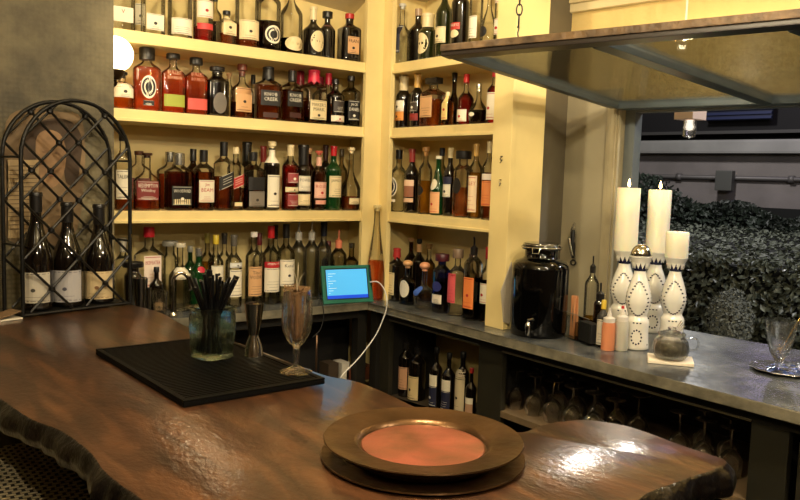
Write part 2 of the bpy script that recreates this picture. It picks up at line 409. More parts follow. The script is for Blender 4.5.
def wood():
    m = bpy.data.materials.new('varnished_slab_wood'); m.use_nodes = True; nt = m.node_tree; b = nt.nodes['Principled BSDF']; N = nt.nodes.new; L = nt.links.new
    tc = N('ShaderNodeTexCoord'); mp = N('ShaderNodeMapping'); mp.inputs['Scale'].default_value = (7, 1.3, 3); mp.inputs['Rotation'].default_value = (0, 0, .35); L(tc.outputs['Object'], mp.inputs[0])
    n = N('ShaderNodeTexNoise'); n.inputs['Scale'].default_value = 2.2; n.inputs['Detail'].default_value = 9; n.inputs['Distortion'].default_value = 1.2; L(mp.outputs[0], n.inputs['Vector'])
    r = N('ShaderNodeValToRGB'); L(n.outputs['Fac'], r.inputs[0]); e = r.color_ramp.elements
    e[0].position = .3; e[0].color = lin((42, 28, 18)); e[1].position = .72; e[1].color = lin((102, 66, 41))
    x = e.new(.5); x.color = lin((68, 43, 27))
    L(r.outputs[0], b.inputs['Base Color'])
    b.inputs['Roughness'].default_value = .33; b.inputs['Coat Weight'].default_value = .6; b.inputs['Coat Roughness'].default_value = .1
    n2 = N('ShaderNodeTexNoise'); n2.inputs['Scale'].default_value = 85; n2.inputs['Detail'].default_value = 5
    mp2 = N('ShaderNodeMapping'); mp2.inputs['Scale'].default_value = (1, .55, 1); mp2.inputs['Rotation'].default_value = (0, 0, .6); L(tc.outputs['Object'], mp2.inputs[0]); L(mp2.outputs[0], n2.inputs['Vector'])
    bp = N('ShaderNodeBump'); bp.inputs['Strength'].default_value = .42; bp.inputs['Distance'].default_value = .004; L(n2.outputs['Fac'], bp.inputs['Height'])
    L(bp.outputs[0], b.inputs['Normal']); L(bp.outputs[0], b.inputs['Coat Normal'])
    return m
M_wood = wood()
M_bark = mat((17, 12, 10), .3, 0, .5, noise=.4, nscale=18, bump=1.0, bscale=26, name='varnished_bark_edge')
bm = new(); n = len(ol); rnd = random.Random(3)
def offs(i, d):
    t = (ol[(i+1) % n]-ol[i-1]); t.normalize(); return Vector((-t.y, t.x, 0))*d
sg = 1
# outline runs from the back edge towards the camera, so the outside lies to the left of travel
wob = [0.006*math.sin(i*.55)+.004*math.sin(i*1.7+1) for i in range(n)]
lev = [(0, 0), (.004, -.004), (.010, -.014), (.015, -.030), (.013, -.046), (.004, -.052), (-.04, -.053)]
rings = []
for k, (d, z) in enumerate(lev):
    rings.append([bm.verts.new(ol[i]+offs(i, sg*(d+(wob[i] if k > 1 else 0)))+Vector((0, 0, BZ+z))) for i in range(n)])
bm.faces.new(rings[0][::-1])
for A, B in zip(rings, rings[1:]):
    for i in range(n):
        f = bm.faces.new([A[i], B[i], B[(i+1) % n], A[(i+1) % n]]); f.material_index = 1
bm.faces.new(rings[-1])
bmesh.ops.recalc_face_normals(bm, faces=bm.faces)
bar = thing('bar_counter', 'varnished live-edge wooden slab bar with dark bark edge', 'bar counter')
obj('slab_top', bm, [M_wood, M_bark], bar, smooth=True, angle=50)
bm = new(); box(bm, (-1.62, -2.2, 0), (-1.33, -.19, BZ-.054)); obj('panelled_base', bm, mat((20, 14, 10), .5, name='dark_bar_front'), bar)

# ------------------------------------------------------------------ BOTTLES
# kind: (corner exponent, depth ratio, shoulder start, neck start, neck radius / body radius)
KIND = dict(
    rnd=(2, 1, .62, .77, .33), wine=(2, 1, .60, .78, .36), burg=(2, 1, .40, .82, .34), flask=(3.6, .52, .66, .80, .32), rect=(5, .62, .66, .79, .33),
    sq=(5, .95, .67, .80, .38), bulb=(2, 1, .30, .66, .24), tall=(2, 1, .66, .80, .36), onion=(2, 1, .34, .52, .26), decant=(2.6, .6, .38, .72, .22),
    wide=(3, .8, .70, .82, .45), jug=(2, 1, .50, .70, .28), jar=(2, 1, .74, .84, .66), taper=(2, 1, .22, .92, .30), moon=(2, .45, .50, .70, .26))
def prof_at(kind, a, H, z):
    n, dr, hs, hn, rn = kind
    t = (z/H-hs)/(hn-hs); t = max(0, min(1, t)); s = t*t*(3-2*t)
    if hs < .36 and z/H < hs:      # bulging bodies
        k = 1-.16*((hs-z/H)/hs)**2
    else: k = 1
    ra = a*(k*(1-s)+rn*s); rb = a*(dr*k*(1-s)+rn*s); return ra, rb, n*(1-s)+2*s
def shell(bm, kind, a, H, zs, inset=0, seg=24, mi=0):
    rings = []
    for z, k in zs:
        ra, rb, n = prof_at(kind, a, H, z); ra = max(ra*k-inset, .0008); rb = max(rb*k-inset, .0008); ring = []
        for i in range(seg):
            t = 2*math.pi*(i+.5)/seg; c, s = math.cos(t), math.sin(t)
            ring.append(bm.verts.new((ra*math.copysign(abs(c)**(2/n), c), rb*math.copysign(abs(s)**(2/n), s), z)))
        rings.append(ring)
    for A, B in zip(rings, rings[1:]):
        for i in range(seg): bm.faces.new([A[i], A[(i+1) % seg], B[(i+1) % seg], B[i]]).material_index = mi
    bm.faces.new(rings[0][::-1]).material_index = mi
    return rings
def front(kind, a, H, eps):
    def f(s, z):
        ra, rb, n = prof_at(kind, a, H, z)
        if n < 2.5: x = ra*math.sin(max(-1.45, min(1.45, s/ra)))
        else: x = max(-.93*ra, min(.93*ra, s))
        y = rb*(max(0, 1-abs(x/ra)**n))**(1/n)
        return (x, -(y+eps), z)
    return f
INKD, INKR, INKW = (40, 34, 30), (168, 32, 30), (225, 220, 205)
def patch(bm, mapf, s0, s1, z0, z1, mi, oval=False, ns=10, nz=3):
    if oval:
        c = bm.verts.new(mapf((s0+s1)/2, (z0+z1)/2)); rs = []
        prev = None
        for k in (.5, 1):
            ring = [bm.verts.new(mapf((s0+s1)/2+k*(s1-s0)/2*math.cos(2*math.pi*i/20), (z0+z1)/2+k*(z1-z0)/2*math.sin(2*math.pi*i/20))) for i in range(20)]
            for i in range(20):
                j = (i+1) % 20
                if prev is None: bm.faces.new([c, ring[i], ring[j]]).material_index = mi
                else: bm.faces.new([prev[i], ring[i], ring[j], prev[j]]).material_index = mi
            prev = ring
        return
    g = [[bm.verts.new(mapf(s0+(s1-s0)*i/ns, z0+(z1-z0)*j/nz)) for i in range(ns+1)] for j in range(nz+1)]
    for j in range(nz):
        for i in range(ns): bm.faces.new([g[j][i], g[j][i+1], g[j+1][i+1], g[j+1][i]]).material_index = mi
def make_label(parent, kind, a, H, z0, z1, wf, col, ink, text, shape, rng, name='label'):
    half = wf*a*(1.0 if kind[0] > 2.5 else 1.25); h = z1-z0
    bm = new(); base = front(kind, a, H, .0006); over = front(kind, a, H, .0011)
    if shape == 's':
        b0_, o0_ = base, over
        base = lambda q, z: b0_(q, z+q*.42); over = lambda q, z: o0_(q, z+q*.42)
        for e_ in (0, 1): patch(bm, over, -half, half, z0+e_*(h-.0025), z0+.002+e_*(h-.0025), 1, ns=6, nz=1)
        for e_ in (.3, .5, .68): patch(bm, over, -half*.6, half*.65, z0+e_*h, z0+e_*h+.0016, 1, ns=6, nz=1)
    if shape != 'text': patch(bm, base, -half, half, z0, z1, 0, shape == 'o')
    if shape == 'o':
        pass
    elif shape not in ('plain', 's', 'text'):
        # thin printed border lines
        for zz in (z0+.05*h, z1-.06*h): patch(bm, over, -half*.9, half*.9, zz, zz+max(.0006, h*.018), 1, ns=6, nz=1)
    if text:
        L = text.split('/'); k = len(L); top = .86 if len(L) > 1 else .84
        th = min(h*.36, .015)
        for i, t in enumerate(L):
            put_text(bm, t, 0, z0+h*top-th*(.5+i*1.35), th, half*1.7, over, 1)
        zrem = z0+h*top-th*1.4*k
    else: zrem = z1-h*.3
    if shape not in ('o', 'plain', 's', 'text') and zrem-z0 > .012:
        if rng.random() < .6:
            r = min(.006, (zrem-z0)*.22); zc = z0+(zrem-z0)*.6
            patch(bm, over, -r*1.2, r*1.2, zc-r, zc+r, 1, True)
            nz = 2
        else: nz = 4
        for i in range(nz):
            zz = z0+(zrem-z0)*(.12+.5*i/nz*(.6 if nz == 2 else 1.3)); hw = half*rng.uniform(.35, .75)
            patch(bm, over, -hw, hw, zz, zz+.0009, 1, ns=6, nz=1)
    return obj(name, bm, [mat(col, .55, name='printed_paper'), mat(ink, .55, name='printing_ink')], parent)

def bottle(x, y, z0, H, W, kind, glass, liq, lvl, cap, labels, label, cat, group, rot, name='liquor_bottle', neck=None, rng=None):
    rng = rng or random.Random(hash((round(x, 3), round(y, 3))))
    K = KIND[kind]; a = W/2
    root = thing(name, label, cat, (x, y, z0), rot, group)
    n, dr, hs, hn, rn = K
    cs, cc, ch = cap if cap else (None, None, 0)
    ch = min(ch, H*.35)
    ztop = H-ch*(.75 if cs in ('cork', 'stopper') else .96 if cs in('wax', 'foil') else .9)
    if cs is None: ztop = H
    zs = [(0, .86), (.0025, .95), (.007, 1)]
    zs += [(H*hs*t, 1) for t in (.12, .3, .55, .8, .95)]
    zs += [(H*(hs+(hn-hs)*t), 1) for t in (.0, .12, .25, .38, .5, .62, .75, .88, 1.0)]
    zs = [q for i, q in enumerate(zs) if q[0] < ztop-.003 and (i < 3 or q[0] > .009)]
    zs += [(ztop-.0025, 1.0), (ztop-.002, 1.12), (ztop, 1.1)]
    bm = new(); r = shell(bm, K, a, H, zs); 
    rr = prof_at(K, a, H, ztop)[0]
    if glass in ('clear', 'thin', 'frost', 'smoke', 'brown', 'blue', 'jade'):
        pass
    obj('glass_body', bm, GL[glass], root, smooth=True, angle=40)
    if liq and glass not in ('dark', 'green', 'olive'):
        zl = H*lvl; t = .0022
        zq = [(.0045, .82), (.007, .95), (.012, 1)]+[(H*hs*q, 1) for q in (.3, .55, .8, .95)]+[(H*(hs+(hn-hs)*q), 1) for q in (.12, .25, .38, .5, .62, .75, .88, 1.0)]
        zq = [q for q in zq if q[0] < zl-.002]+[(zl-.0005, 1), (zl, .96)]
        bm = new(); rings = shell(bm, K, a, H, zq, inset=t); bm.faces.new(rings[-1])
        obj('liquid', bm, LQ[liq], root, smooth=True, angle=40)
    if cs:
        m = mat(cc, .35, name='cap') if cs != 'metal' else mat(cc, .25, .9, name='metal_cap')
        bm = new(); nr = rr*1.12
        if cs in ('screw', 'metal'):
            lathe(bm, [(0, H-ch), (nr*1.06, H-ch), (nr*1.08, H-ch*.8), (nr*1.06, H-.002), (nr*.95, H), (0, H)], 18)
        elif cs == 'big':
            lathe(bm, [(0, H-ch), (nr*1.55, H-ch), (nr*1.6, H-ch*.85), (nr*1.6, H-.003), (nr*1.5, H), (0, H)], 20)
        elif cs == 'block':
            box(bm, (-a*.72, -a*.42, H-ch), (a*.72, a*.42, H), .003)
        elif cs == 'cork':
            lathe(bm, [(0, H-ch), (nr*.86, H-ch), (nr*.86, H-ch*.55), (nr*1.3, H-ch*.5), (nr*1.35, H-ch*.1), (nr*1.2, H), (0, H)], 18)
        elif cs == 'ball':
            lathe(bm, [(0, H-ch), (nr*.9, H-ch)]+[(nr*1.7*math.sin(math.pi*(.15+.85*q/8)), H-ch*.42-ch*.42*math.cos(math.pi*(.15+.85*q/8))) for q in range(8)]+[(0, H)], 18)
        elif cs == 'foil':
            lathe(bm, [(nr*1.02, H-ch), (nr*1.04, H-ch*.5), (nr*1.04, H-.014), (nr*1.14, H-.013), (nr*1.14, H-.003), (nr*1.05, H), (0, H)], 18)
        elif cs == 'wax':
            rg = lathe(bm, [(nr*1.25, H-ch), (nr*1.18, H-ch*.6), (nr*1.12, H-.012), (nr*1.2, H-.01), (nr*1.16, H-.002), (nr*.9, H), (0, H)], 18)
            for i, v in enumerate(rg[0]): v.co.z -= (.006+.008*rng.random()) if i % 3 == 0 else 0
        elif cs == 'spout':
            lathe(bm, [(0, H-ch), (nr*1.1, H-ch), (nr*1.15, H-ch*.6), (nr*.6, H-ch*.52), (nr*.3, H-ch*.45)], 16)
            tube(bm, [(0, 0, H-ch*.5), (0, 0, H-ch*.2), (0, -.003, H)], nr*.28, 8)
        obj('pour_spout' if cs == 'spout' else 'cap', bm, m, root, smooth=True, angle=35)
    if neck:
        z1, z2, c = neck
        bm = new(); rg = []
        for z in (z1, (z1+z2)/2, z2):
            ra = prof_at(K, a, H, z)[0]+.0007
            rg.append([bm.verts.new((ra*math.cos(2*math.pi*i/20), ra*math.sin(2*math.pi*i/20), z)) for i in range(20)])
        for A, B in zip(rg, rg[1:]):
            for i in range(20): bm.faces.new([A[i], A[(i+1) % 20], B[(i+1) % 20], B[i]])
        obj('neck_label', bm, mat(c, .5, name='printed_paper'), root, smooth=True)
    for (z1, z2, wf, col, ink, text, shape) in labels:
        make_label(root, K, a, H, z1, z2, wf, col, ink, text, shape, rng)
    return root

WHT, CRM, TAN, BLK, RED, NVY = (226, 218, 196), (222, 204, 160), (206, 160, 112), (22, 20, 20), (150, 30, 28), (28, 32, 60)
# L(v_top, v_bottom, width fraction, colour, ink, text, shape)
def LB(v0, v1, wf=.8, col=CRM, ink=INKD, text='', shape='r'): return (v0, v1, wf, col, ink, text, shape)

used = {}
def row(unit, zsh, depth, rows, where, group):
    """rows: u, vtop (or metres if < 1), width px, depth offset, kind, glass, liquid, level, cap, labels, description [, neck (v0, v1, colour)]"""
    for rw in rows:
        u, vt, wp, dd, kind, glass, liq, lvl, cap, labels, desc = rw[:11]
        neck = rw[11] if len(rw) > 11 else None
        def pos(d):
            if unit == 'A': p = P(u, 170, 1, d)
            else: p = P(u, 150, 0, d)
            # keep the upright at this place under the column where the body stands on the shelf
            for _ in range(2):
                q = Vector((p.x, p.y, zsh+.1))-CP; uu = 400+CF*q.dot(Rv)/q.dot(Fv)
                e = (u-uu)*q.dot(Fv)/CF
                if unit == 'A': p.x += e/math.cos(YAW)*.8
                else: p.y -= e/math.sin(YAW+.35)*.8
            return p.x, p.y
        rot = 0 if unit == 'A' else -math.pi/2
        lim = DA if unit == 'A' else DB
        for dl in [0]+[k*.004*q_ for k in range(1, 24) for q_ in (1, -1)]:
            d = depth+dd+dl; x, y = pos(d)
            rr_ = wp*1.09*(Vector((x, y, zsh+.1))-CP).dot(Fv)/CF/2
            if d < rr_+.004-.05*(zsh == CT) or d > lim-rr_-.004: continue
            if all((x-a)**2+(y-b)**2 > ((rr_+c)*.97)**2 for a, b, c in used.get((unit, zsh), [])): break
        else:
            x, y = pos(depth+dd)
        if unit == 'B': y = max(YB1+rr_+.004, min(y, -rr_-.006))
        elif zsh != CT: x = min(x, -rr_-.004)
        if unit == 'A' and zsh == CT and x > -.16: x = min(x, -.16) if y < .05 else x
        used.setdefault((unit, zsh), []).append((x, y, rr_))
        s = (Vector((x, y, zsh+.1))-CP).dot(Fv)/CF
        n, dr = KIND[kind][0], KIND[kind][1]
        th = math.atan2(x-CP.x, y-CP.y); th = th if unit == 'A' else math.pi/2-th
        k = 1 if n < 2.3 and dr == 1 else math.cos(th)+dr*math.sin(th)*.45
        W = wp*s/k*1.09
        H = vt if vt < 1 else zat(x, y, vt)-zsh
        clear = {ZS[1]: ZS[0]-TH-ZS[1], ZS[2]: ZS[1]-TH-ZS[2], CT: ZS[2]-TH-CT}.get(zsh, 9)
        H = min(H, clear-.003)
        ls = []
        for (v0, v1, wf, col, ink, text, shape) in labels:
            if v1 <= 1: z1, z0 = v0*H, v1*H
            else: z1, z0 = zat(x, y, v0)-zsh, zat(x, y, v1)-zsh
            z0 = max(.006, z0); z1 = min(z1, H*.97)
            if z1 > z0+.004: ls.append((z0, z1, wf, col, ink, text, shape))
        nk = None
        if neck:
            v0, v1, cc = neck
            nk = (max(0, zat(x, y, v1)-zsh), zat(x, y, v0)-zsh, cc) if v1 > 1 else (v1*H, v0*H, cc)
        cp = (cap[0], cap[1], cap[2]*s) if cap else None
        rng = random.Random(int(u*7+wp))
        bottle(x, y, zsh+.0003, H, W, kind, glass, liq, lvl, cp, ls, desc+' '+where, 'bottle', group, rot+rng.uniform(-.12, .12), neck=nk, rng=rng)

F, B = .065, .17      # front and back row
# ---- top shelf of the back unit (tops of the tall ones lie above the frame)
row('A', ZS[0], 0, [
    (121, .34, 24, .08, 'rect', 'clear', 'water', .45, ('screw', BLK, 10), [LB(8, 23, .8, WHT, INKR, 'V', 'plain')], 'clear square bottle with red V on pale label'),
    (139, .33, 12, .17, 'tall', 'clear', 'water', .3, ('cork', TAN, 8), [LB(.40, .15, .7, WHT)], 'thin clear bottle behind two pale-labelled ones'),
    (153, .345, 21, F, 'rect', 'clear', 'water', .6, ('screw', WHT, 8), [LB(15, 31, .8, WHT)], 'clear square bottle with one low white label'),
    (180, .345, 22, F, 'rnd', 'clear', 'water', .55, ('cork', CRM, 8), [LB(.62, .50, .8, CRM), LB(20, 36, .8, WHT, INKD)], 'clear round bottle with two white labels'),
    (203, .30, 18, F, 'rnd', 'clear', 'rose', .2, ('screw', RED, 8), [LB(2, 19, .8, WHT, INKR), LB(.24, .16, .8, (196, 60, 60), INKW, '', 'plain')], 'clear bottle with rosy red liquid at its base'),
    (226.5, 11, 17, F, 'sq', 'clear', 'whisky', .34, ('screw', BLK, 4), [LB(18, 36, .85, CRM, INKD, '')], 'short stubby bottle with cream label and black cap'),
    (215, .22, 12, B, 'rnd', 'smoke', 'cola', .5, ('screw', BLK, 6), [], 'small dark bottle behind the stubby cream-labelled one'),
    (247, .335, 22, F, 'rnd', 'clear', 'whisky', .28, ('cork', (120, 60, 30), 7), [LB(22, 41, .8, CRM, INKD, '')], 'clear bottle with square cream label and low dark spirit'),
    (268.5, .325, 22, F, 'rnd', 'clear', 'cola', .38, ('screw', WHT, 7), [LB(27, 45, .62, WHT, INKD, '', 'o'), LB(29, 43, .5, BLK, INKW, '', 'o')], 'half-full bottle with round black and white label'),
    (291, .335, 21, F, 'jug', 'clear', 'cola', .2, ('screw', BLK, 13), [LB(38, 52, .75, CRM, INKD, '', 'o')], 'round-shouldered bottle with black neck and curved cream label'),
    (313, 7, 20, F, 'jug', 'dark', None, 0, ('foil', CRM, 13), [LB(32, 53, .6, CRM, INKD, '', 'o')], 'dark bulging bottle with cream neck foil'),
    (327, 12, 15, F+.02, 'wine', 'dark', None, 0, ('big', BLK, 6), [LB(.72, .68, .9, (90, 60, 50), INKD, '', 'plain')], 'plain black fluted bottle without a front label'),
    (349, 14, 20, F, 'sq', 'dark', None, 0, ('screw', (176, 40, 36), 5), [LB(38, 55, .62, TAN, INKD, 'FRAN')], 'black square bottle with red cap and orange label'),
], 'on the top back shelf', 'bottles on the top back shelf')
# ---- second shelf
row('A', ZS[1], 0, [
    (122, 72, 20, F, 'rnd', 'clear', 'amber', .45, ('cork', BLK, 6), [LB(84, 98, .85, WHT, INKD)], 'amber bottle with white label beside the lit globe'),
    (147, 44, 25, F, 'flask', 'clear', 'red', .70, ('big', BLK, 12), [LB(76, 99, .55, WHT, INKD, '', 'o'), LB(78, 97, .5, BLK, INKW, '', 'o'), LB(101, 106, .4, BLK, INKW)], 'tall red-amber bottle with black oval label'),
    (173, 54, 22, F, 'flask', 'clear', 'red', .72, ('big', BLK, 5), [LB(95, 107, .88, (150, 160, 60), INKD, '', 'plain'), LB(68, 90, .7, CRM, (220, 170, 130), 'BULLEIT/BOURBON', 'text')], 'red-amber flask with green band label'),
    (196, 58, 21, F, 'flask', 'clear', 'red', .74, ('big', BLK, 7), [LB(99, 110, .88, (208, 84, 78), INKW, '', 'plain'), LB(70, 92, .7, CRM, (224, 150, 120), 'BULLEIT/BOURBON', 'text')], 'red-amber flask with coral red band label'),
    (229, 73, 11, B, 'rnd', 'clear', 'water', .4, ('cork', TAN, 6), [], 'faint clear bottle behind the shield-labelled one'),
    (217, 67, 22, F, 'wide', 'dark', None, 0, ('cork', BLK, 8), [LB(93, 114, .62, (104, 98, 92), INKW, '', 'o')], 'squat dark bottle with grey shield label'),
    (242, 64.5, 23, F, 'moon', 'clear', 'whisky', .3, ('cork', (96, 44, 30), 12), [LB(88, 112, .62, TAN, INKD, '')], 'round flat bottle with tan portrait label'),
    (253, 75, 11, B, 'rnd', 'smoke', 'cola', .6, ('screw', BLK, 9), [LB(89, 104, .7, WHT)], 'small black-capped bottle behind the second shelf front row'),
    (268, 67, 24, F, 'rect', 'clear', 'whisky', .66, ('wax', BLK, 12), [LB(91, 106, .8, BLK, INKW, 'KNOB/CREEK', 'plain'), LB(113, 118, .6, (60, 30, 24), INKW, '', 'plain')], 'larger black-waxed rectangular bottle with black band label'),
    (292, 70.5, 20, F, 'rect', 'clear', 'whisky', .62, ('screw', BLK, 11), [LB(92, 107, .8, BLK, INKW, 'KNOB/CREEK', 'plain'), LB(113, 118, .6, (60, 30, 24), INKW, '', 'plain')], 'smaller rectangular bottle with black band label'),
    (300, 68, 17, B, 'rnd', 'clear', 'whisky', .5, ('wax', (158, 26, 50), 13), [LB(.45, .15, .7, CRM)], 'leftmost red-waxed bottle in the back row'),
    (313.5, 70, 22, F, 'sq', 'clear', 'whisky', .42, ('wax', (206, 38, 70), 12), [LB(101, 120, .85, CRM, INKD, "MAKER'S/MARK")], 'red-waxed square bottle with cream scalloped label'),
    (320, 77, 15, B, 'rnd', 'clear', 'whisky', .5, ('wax', (150, 24, 46), 12), [], 'lower red-waxed bottle half hidden in the back row'),
    (328, 73, 14, B-.03, 'rnd', 'clear', 'whisky', .4, ('wax', (200, 36, 60), 11), [], 'rightmost red-waxed bottle in the back row'),
    (335, 79, 17, F, 'rnd', 'dark', None, 0, ('screw', BLK, 5), [LB(101, 113, .6, (52, 44, 40), INKW), LB(116, 122, .8, WHT, INKR)], 'dark rounded bottle with small white strip label'),
    (350.5, 76, 16, F, 'sq', 'smoke', 'cola', .5, ('screw', BLK, 5), [LB(101, 121, .8, BLK, INKW, 'JACK/DANIEL')], 'black-labelled square bottle at the right end'),
], 'on the second back shelf', 'bottles on the second back shelf')
# ---- third shelf
row('A', ZS[2], 0, [
    (123, 135, 16, F, 'tall', 'clear', 'amber', .30, ('screw', BLK, 6), [LB(170, 199, .85, WHT, INKD, 'TALISKER')], 'tall pale bottle with long white label at the left end'),
    (139, 151, 22, B, 'flask', 'clear', 'amber', .3, ('screw', (90, 50, 30), 4), [LB(178, 200, .8, (110, 36, 34))], 'twin flask standing behind the maroon-labelled one'),
    (147, 153, 25, F, 'moon', 'clear', 'amber', .25, ('cork', (60, 34, 22), 5), [LB(181, 200, .72, (118, 38, 36), INKW, 'REDEMPTION/Whiskey')], 'flat round-shouldered flask with maroon label'),
    (170, 152, 24, B, 'flask', 'clear', 'red', .62, ('metal', (190, 188, 180), 10), [], 'twin silver-capped flask behind the squat dark one'),
    (179, 153, 27, F, 'flask', 'clear', 'whisky', .68, ('metal', (190, 188, 180), 12), [LB(186, 205, .74, BLK, INKW, 'WOODFORD'), LB(199, 204.5, .62, CRM, INKD, 'RESERVE', 'plain')], 'squat wide dark bottle with black and cream label'),
    (193, 149, 15, B, 'rnd', 'brown', 'whisky', .6, ('screw', BLK, 12), [], 'black-capped brown bottle behind the white-labelled one'),
    (203.5, 150, 18, F, 'sq', 'clear', 'whisky', .64, ('screw', BLK, 12), [LB(180, 202, .9, WHT, INKR, 'Jim/BEAM')], 'dark amber bottle with white label and red seal'),
    (223.5, 142, 17, F, 'sq', 'clear', 'whisky', .5, ('screw', BLK, 14), [LB(174, 187, .92, (30, 29, 28), INKW, '', 's')], 'tall square black bottle with slanting black label'),
    (235.5, 147, 14, F, 'sq', 'clear', 'whisky', .35, ('screw', CRM, 7), [LB(176, 187, .92, (176, 44, 40), INKW, '', 's'), LB(202, 206, .6, CRM)], 'square bottle with slanting red label'),
    (246.5, 142, 13, B, 'rnd', 'dark', None, 0, ('foil', BLK, 20), [], 'tall black-necked bottle in the back row'),
    (252.5, 152, 20.5, F, 'sq', 'clear', 'whisky', .38, ('screw', BLK, 9), [LB(177, 190, .9, BLK, INKW, '', 'plain'), LB(191, 206, .85, (118, 110, 100), INKD)], 'square bottle with black label above a grey one'),
    (263, 146, 12, B, 'wine', 'clear', 'pink', .6, ('foil', (150, 50, 44), 16), [], 'thin red-necked bottle in the back row'),
    (271.5, 141.5, 14.5, F, 'tall', 'dark', None, 0, ('cork', CRM, 9), [LB(175, 207, .8, WHT, INKD, '')], 'tall bottle with white neck sleeve and long white label', (150, 163, WHT)),
    (290, 145, 15, F, 'tall', 'clear', 'rose', .7, ('foil', CRM, 11), [LB(173, 183, .7, (150, 60, 60), INKW), LB(187, 192, .95, CRM, INKD), LB(194, 206, .7, (140, 50, 52), INKW)], 'rose-coloured bottle with cream band label'),
    (303, 145, 13.5, F, 'rnd', 'dark', None, 0, ('foil', BLK, 20), [LB(176, 191, .9, WHT, INKD, 'POWERS'), LB(194, 205, .95, CRM, INKD)], 'black bottle with two white labels'),
    (309, 148, 11, B, 'rnd', 'brown', 'whisky', .5, ('cork', TAN, 8), [], 'tan-corked bottle behind the double-labelled black one'),
    (318.5, 151, 14, F, 'rnd', 'clear', 'whisky', .66, ('cork', (206, 100, 80), 4), [LB(182, 198, .85, (226, 180, 160), INKR, 'ROSES'), LB(200, 204, .7, (214, 150, 130), INKR, '', 'plain')], 'amber bottle with pale pink label', (157, 166, (222, 170, 150))),
    (325, 145, 12, B, 'rnd', 'dark', None, 0, ('foil', (60, 24, 22), 16), [], 'maroon-necked dark bottle in the back row'),
    (333, 146, 15, F, 'rnd', 'green', None, 0, ('foil', (178, 24, 34), 10), [LB(176, 197, .92, CRM, INKD, 'JAMESON')], 'dark green bottle with red cap and cream label'),
    (341, 149, 11, B, 'rnd', 'smoke', 'cola', .4, ('screw', (80, 66, 40), 8), [], 'smoky bottle in the corner of the back row'),
    (350.5, 147.5, 19, F, 'bulb', 'clear', 'whisky', .22, ('cork', CRM, 6), [LB(.2, .1, .5, CRM)], 'clear long-necked decanter bottle at the right end'),
], 'on the third back shelf', 'bottles on the third back shelf')
# ---- back counter
row('A', CT, 0, [
    (123, 238, 16, B, 'sq', 'clear', 'water', .6, ('screw', WHT, 6), [LB(240, 252, .9, WHT)], 'white-labelled bottle at the far left'),
    (133, 262, 16, .05, 'jar', 'dark', None, 0, ('big', BLK, 5), [], 'short black jar beside the metal tins'),
    (149, 227, 26, .10, 'rect', 'clear', 'water', .5, ('screw', (178, 28, 40), 10), [LB(255, 286, .66, (232, 214, 200), INKR, 'BEEFEATER')], 'red-capped clear bottle with long white label'),
    (170, 241, 12, B, 'jar', 'clear', 'water', .5, ('big', (150, 148, 138), 5), [], 'grey-lidded jar in the back row'),
    (180, 243, 20, .10, 'jug', 'clear', 'water', .6, ('big', WHT, 4), [LB(267, 278, .85, WHT, INKD)], 'white-capped round clear bottle'),
    (190, 246, 13, B, 'rnd', 'green', None, 0, ('screw', (140, 140, 130), 6), [], 'green bottle with grey cap in the back row'),
    (198.5, 248, 15, .08, 'wine', 'green', None, 0, ('metal', (200, 200, 196), 8), [LB(266, 272, .4, (176, 26, 50), INKW, '', 'o')], 'green bottle with silver cap and red seal'),
    (207, 233, 13, B, 'rnd', 'smoke', 'gold', .6, ('foil', (150, 136, 60), 10), [], 'olive-capped bottle in the back row'),
    (215.5, 235, 14, B-.04, 'rnd', 'clear', 'water', .6, ('screw', (222, 196, 60), 9), [LB(265, 280, .8, WHT)], 'yellow-capped clear bottle behind the straws'),
    (224, 233, 13, B, 'rnd', 'clear', 'water', .5, ('foil', (60, 56, 52), 11), [], 'charcoal-capped clear bottle in the back row'),
    (233.5, 235, 15, .09, 'rnd', 'clear', 'water', .7, ('foil', (96, 92, 84), 11), [LB(262, 267, .8, (220, 220, 214)), LB(269, 296, .8, WHT, NVY)], 'clear bottle with white emblem label beside the straws'),
    (253.5, 232, 15, .08, 'tall', 'clear', 'water', .6, ('screw', (238, 232, 224), 5), [LB(266, 295, .92, TAN, INKD, "Tito's/VODKA")], 'clear bottle with white cap and kraft-brown label'),
    (259, 233, 12, B, 'rnd', 'clear', 'water', .5, ('screw', (110, 30, 34), 12), [], 'maroon-capped bottle in the back row'),
    (270.5, 226, 16, .09, 'rnd', 'clear', 'water', .75, ('screw', (190, 28, 34), 12), [LB(261, 267, .95, (180, 30, 36), INKW, 'SMIRNOFF', 'plain'), LB(267.3, 291, .95, WHT, INKD)], 'red-capped clear bottle with red and white label'),
    (275, 225, 11, B+.02, 'rnd', 'clear', 'water', .5, ('foil', BLK, 14), [], 'black-necked bottle hidden in the back row'),
    (285.5, 224, 16, .09, 'rnd', 'clear', 'water', .7, ('screw', BLK, 14), [LB(259, 285, .9, WHT, INKD, 'Ketel')], 'clear bottle with black cap and big white label'),
    (298, 222, 15, .12, 'rnd', 'frost', 'water', .8, ('spout', (200, 198, 190), 18), [], 'leftmost of three frosted bottles with pour spouts'),
    (311, 222, 15, .12, 'rnd', 'frost', 'water', .8, ('spout', (200, 198, 190), 18), [], 'middle of three frosted bottles with pour spouts'),
    (323, 222, 15, .13, 'rnd', 'frost', 'water', .8, ('foil', (30, 34, 48), 14), [], 'rightmost of three frosted bottles'),
    (328, 241, 12, B+.02, 'rnd', 'brown', 'cola', .5, ('screw', (116, 40, 34), 8), [], 'small maroon-capped bottle behind the tablet'),
    (338, 230, 15, .10, 'rnd', 'smoke', 'water', .6, ('spout', (206, 120, 90), 18), [], 'clear bottle with copper collar and spout behind the tablet'),
    (351, 243, 14, .12, 'rnd', 'smoke', 'cola', .5, ('metal', (150, 146, 136), 5), [], 'dark bottle in the corner behind the tablet'),
], 'on the back counter', 'bottles on the back counter')
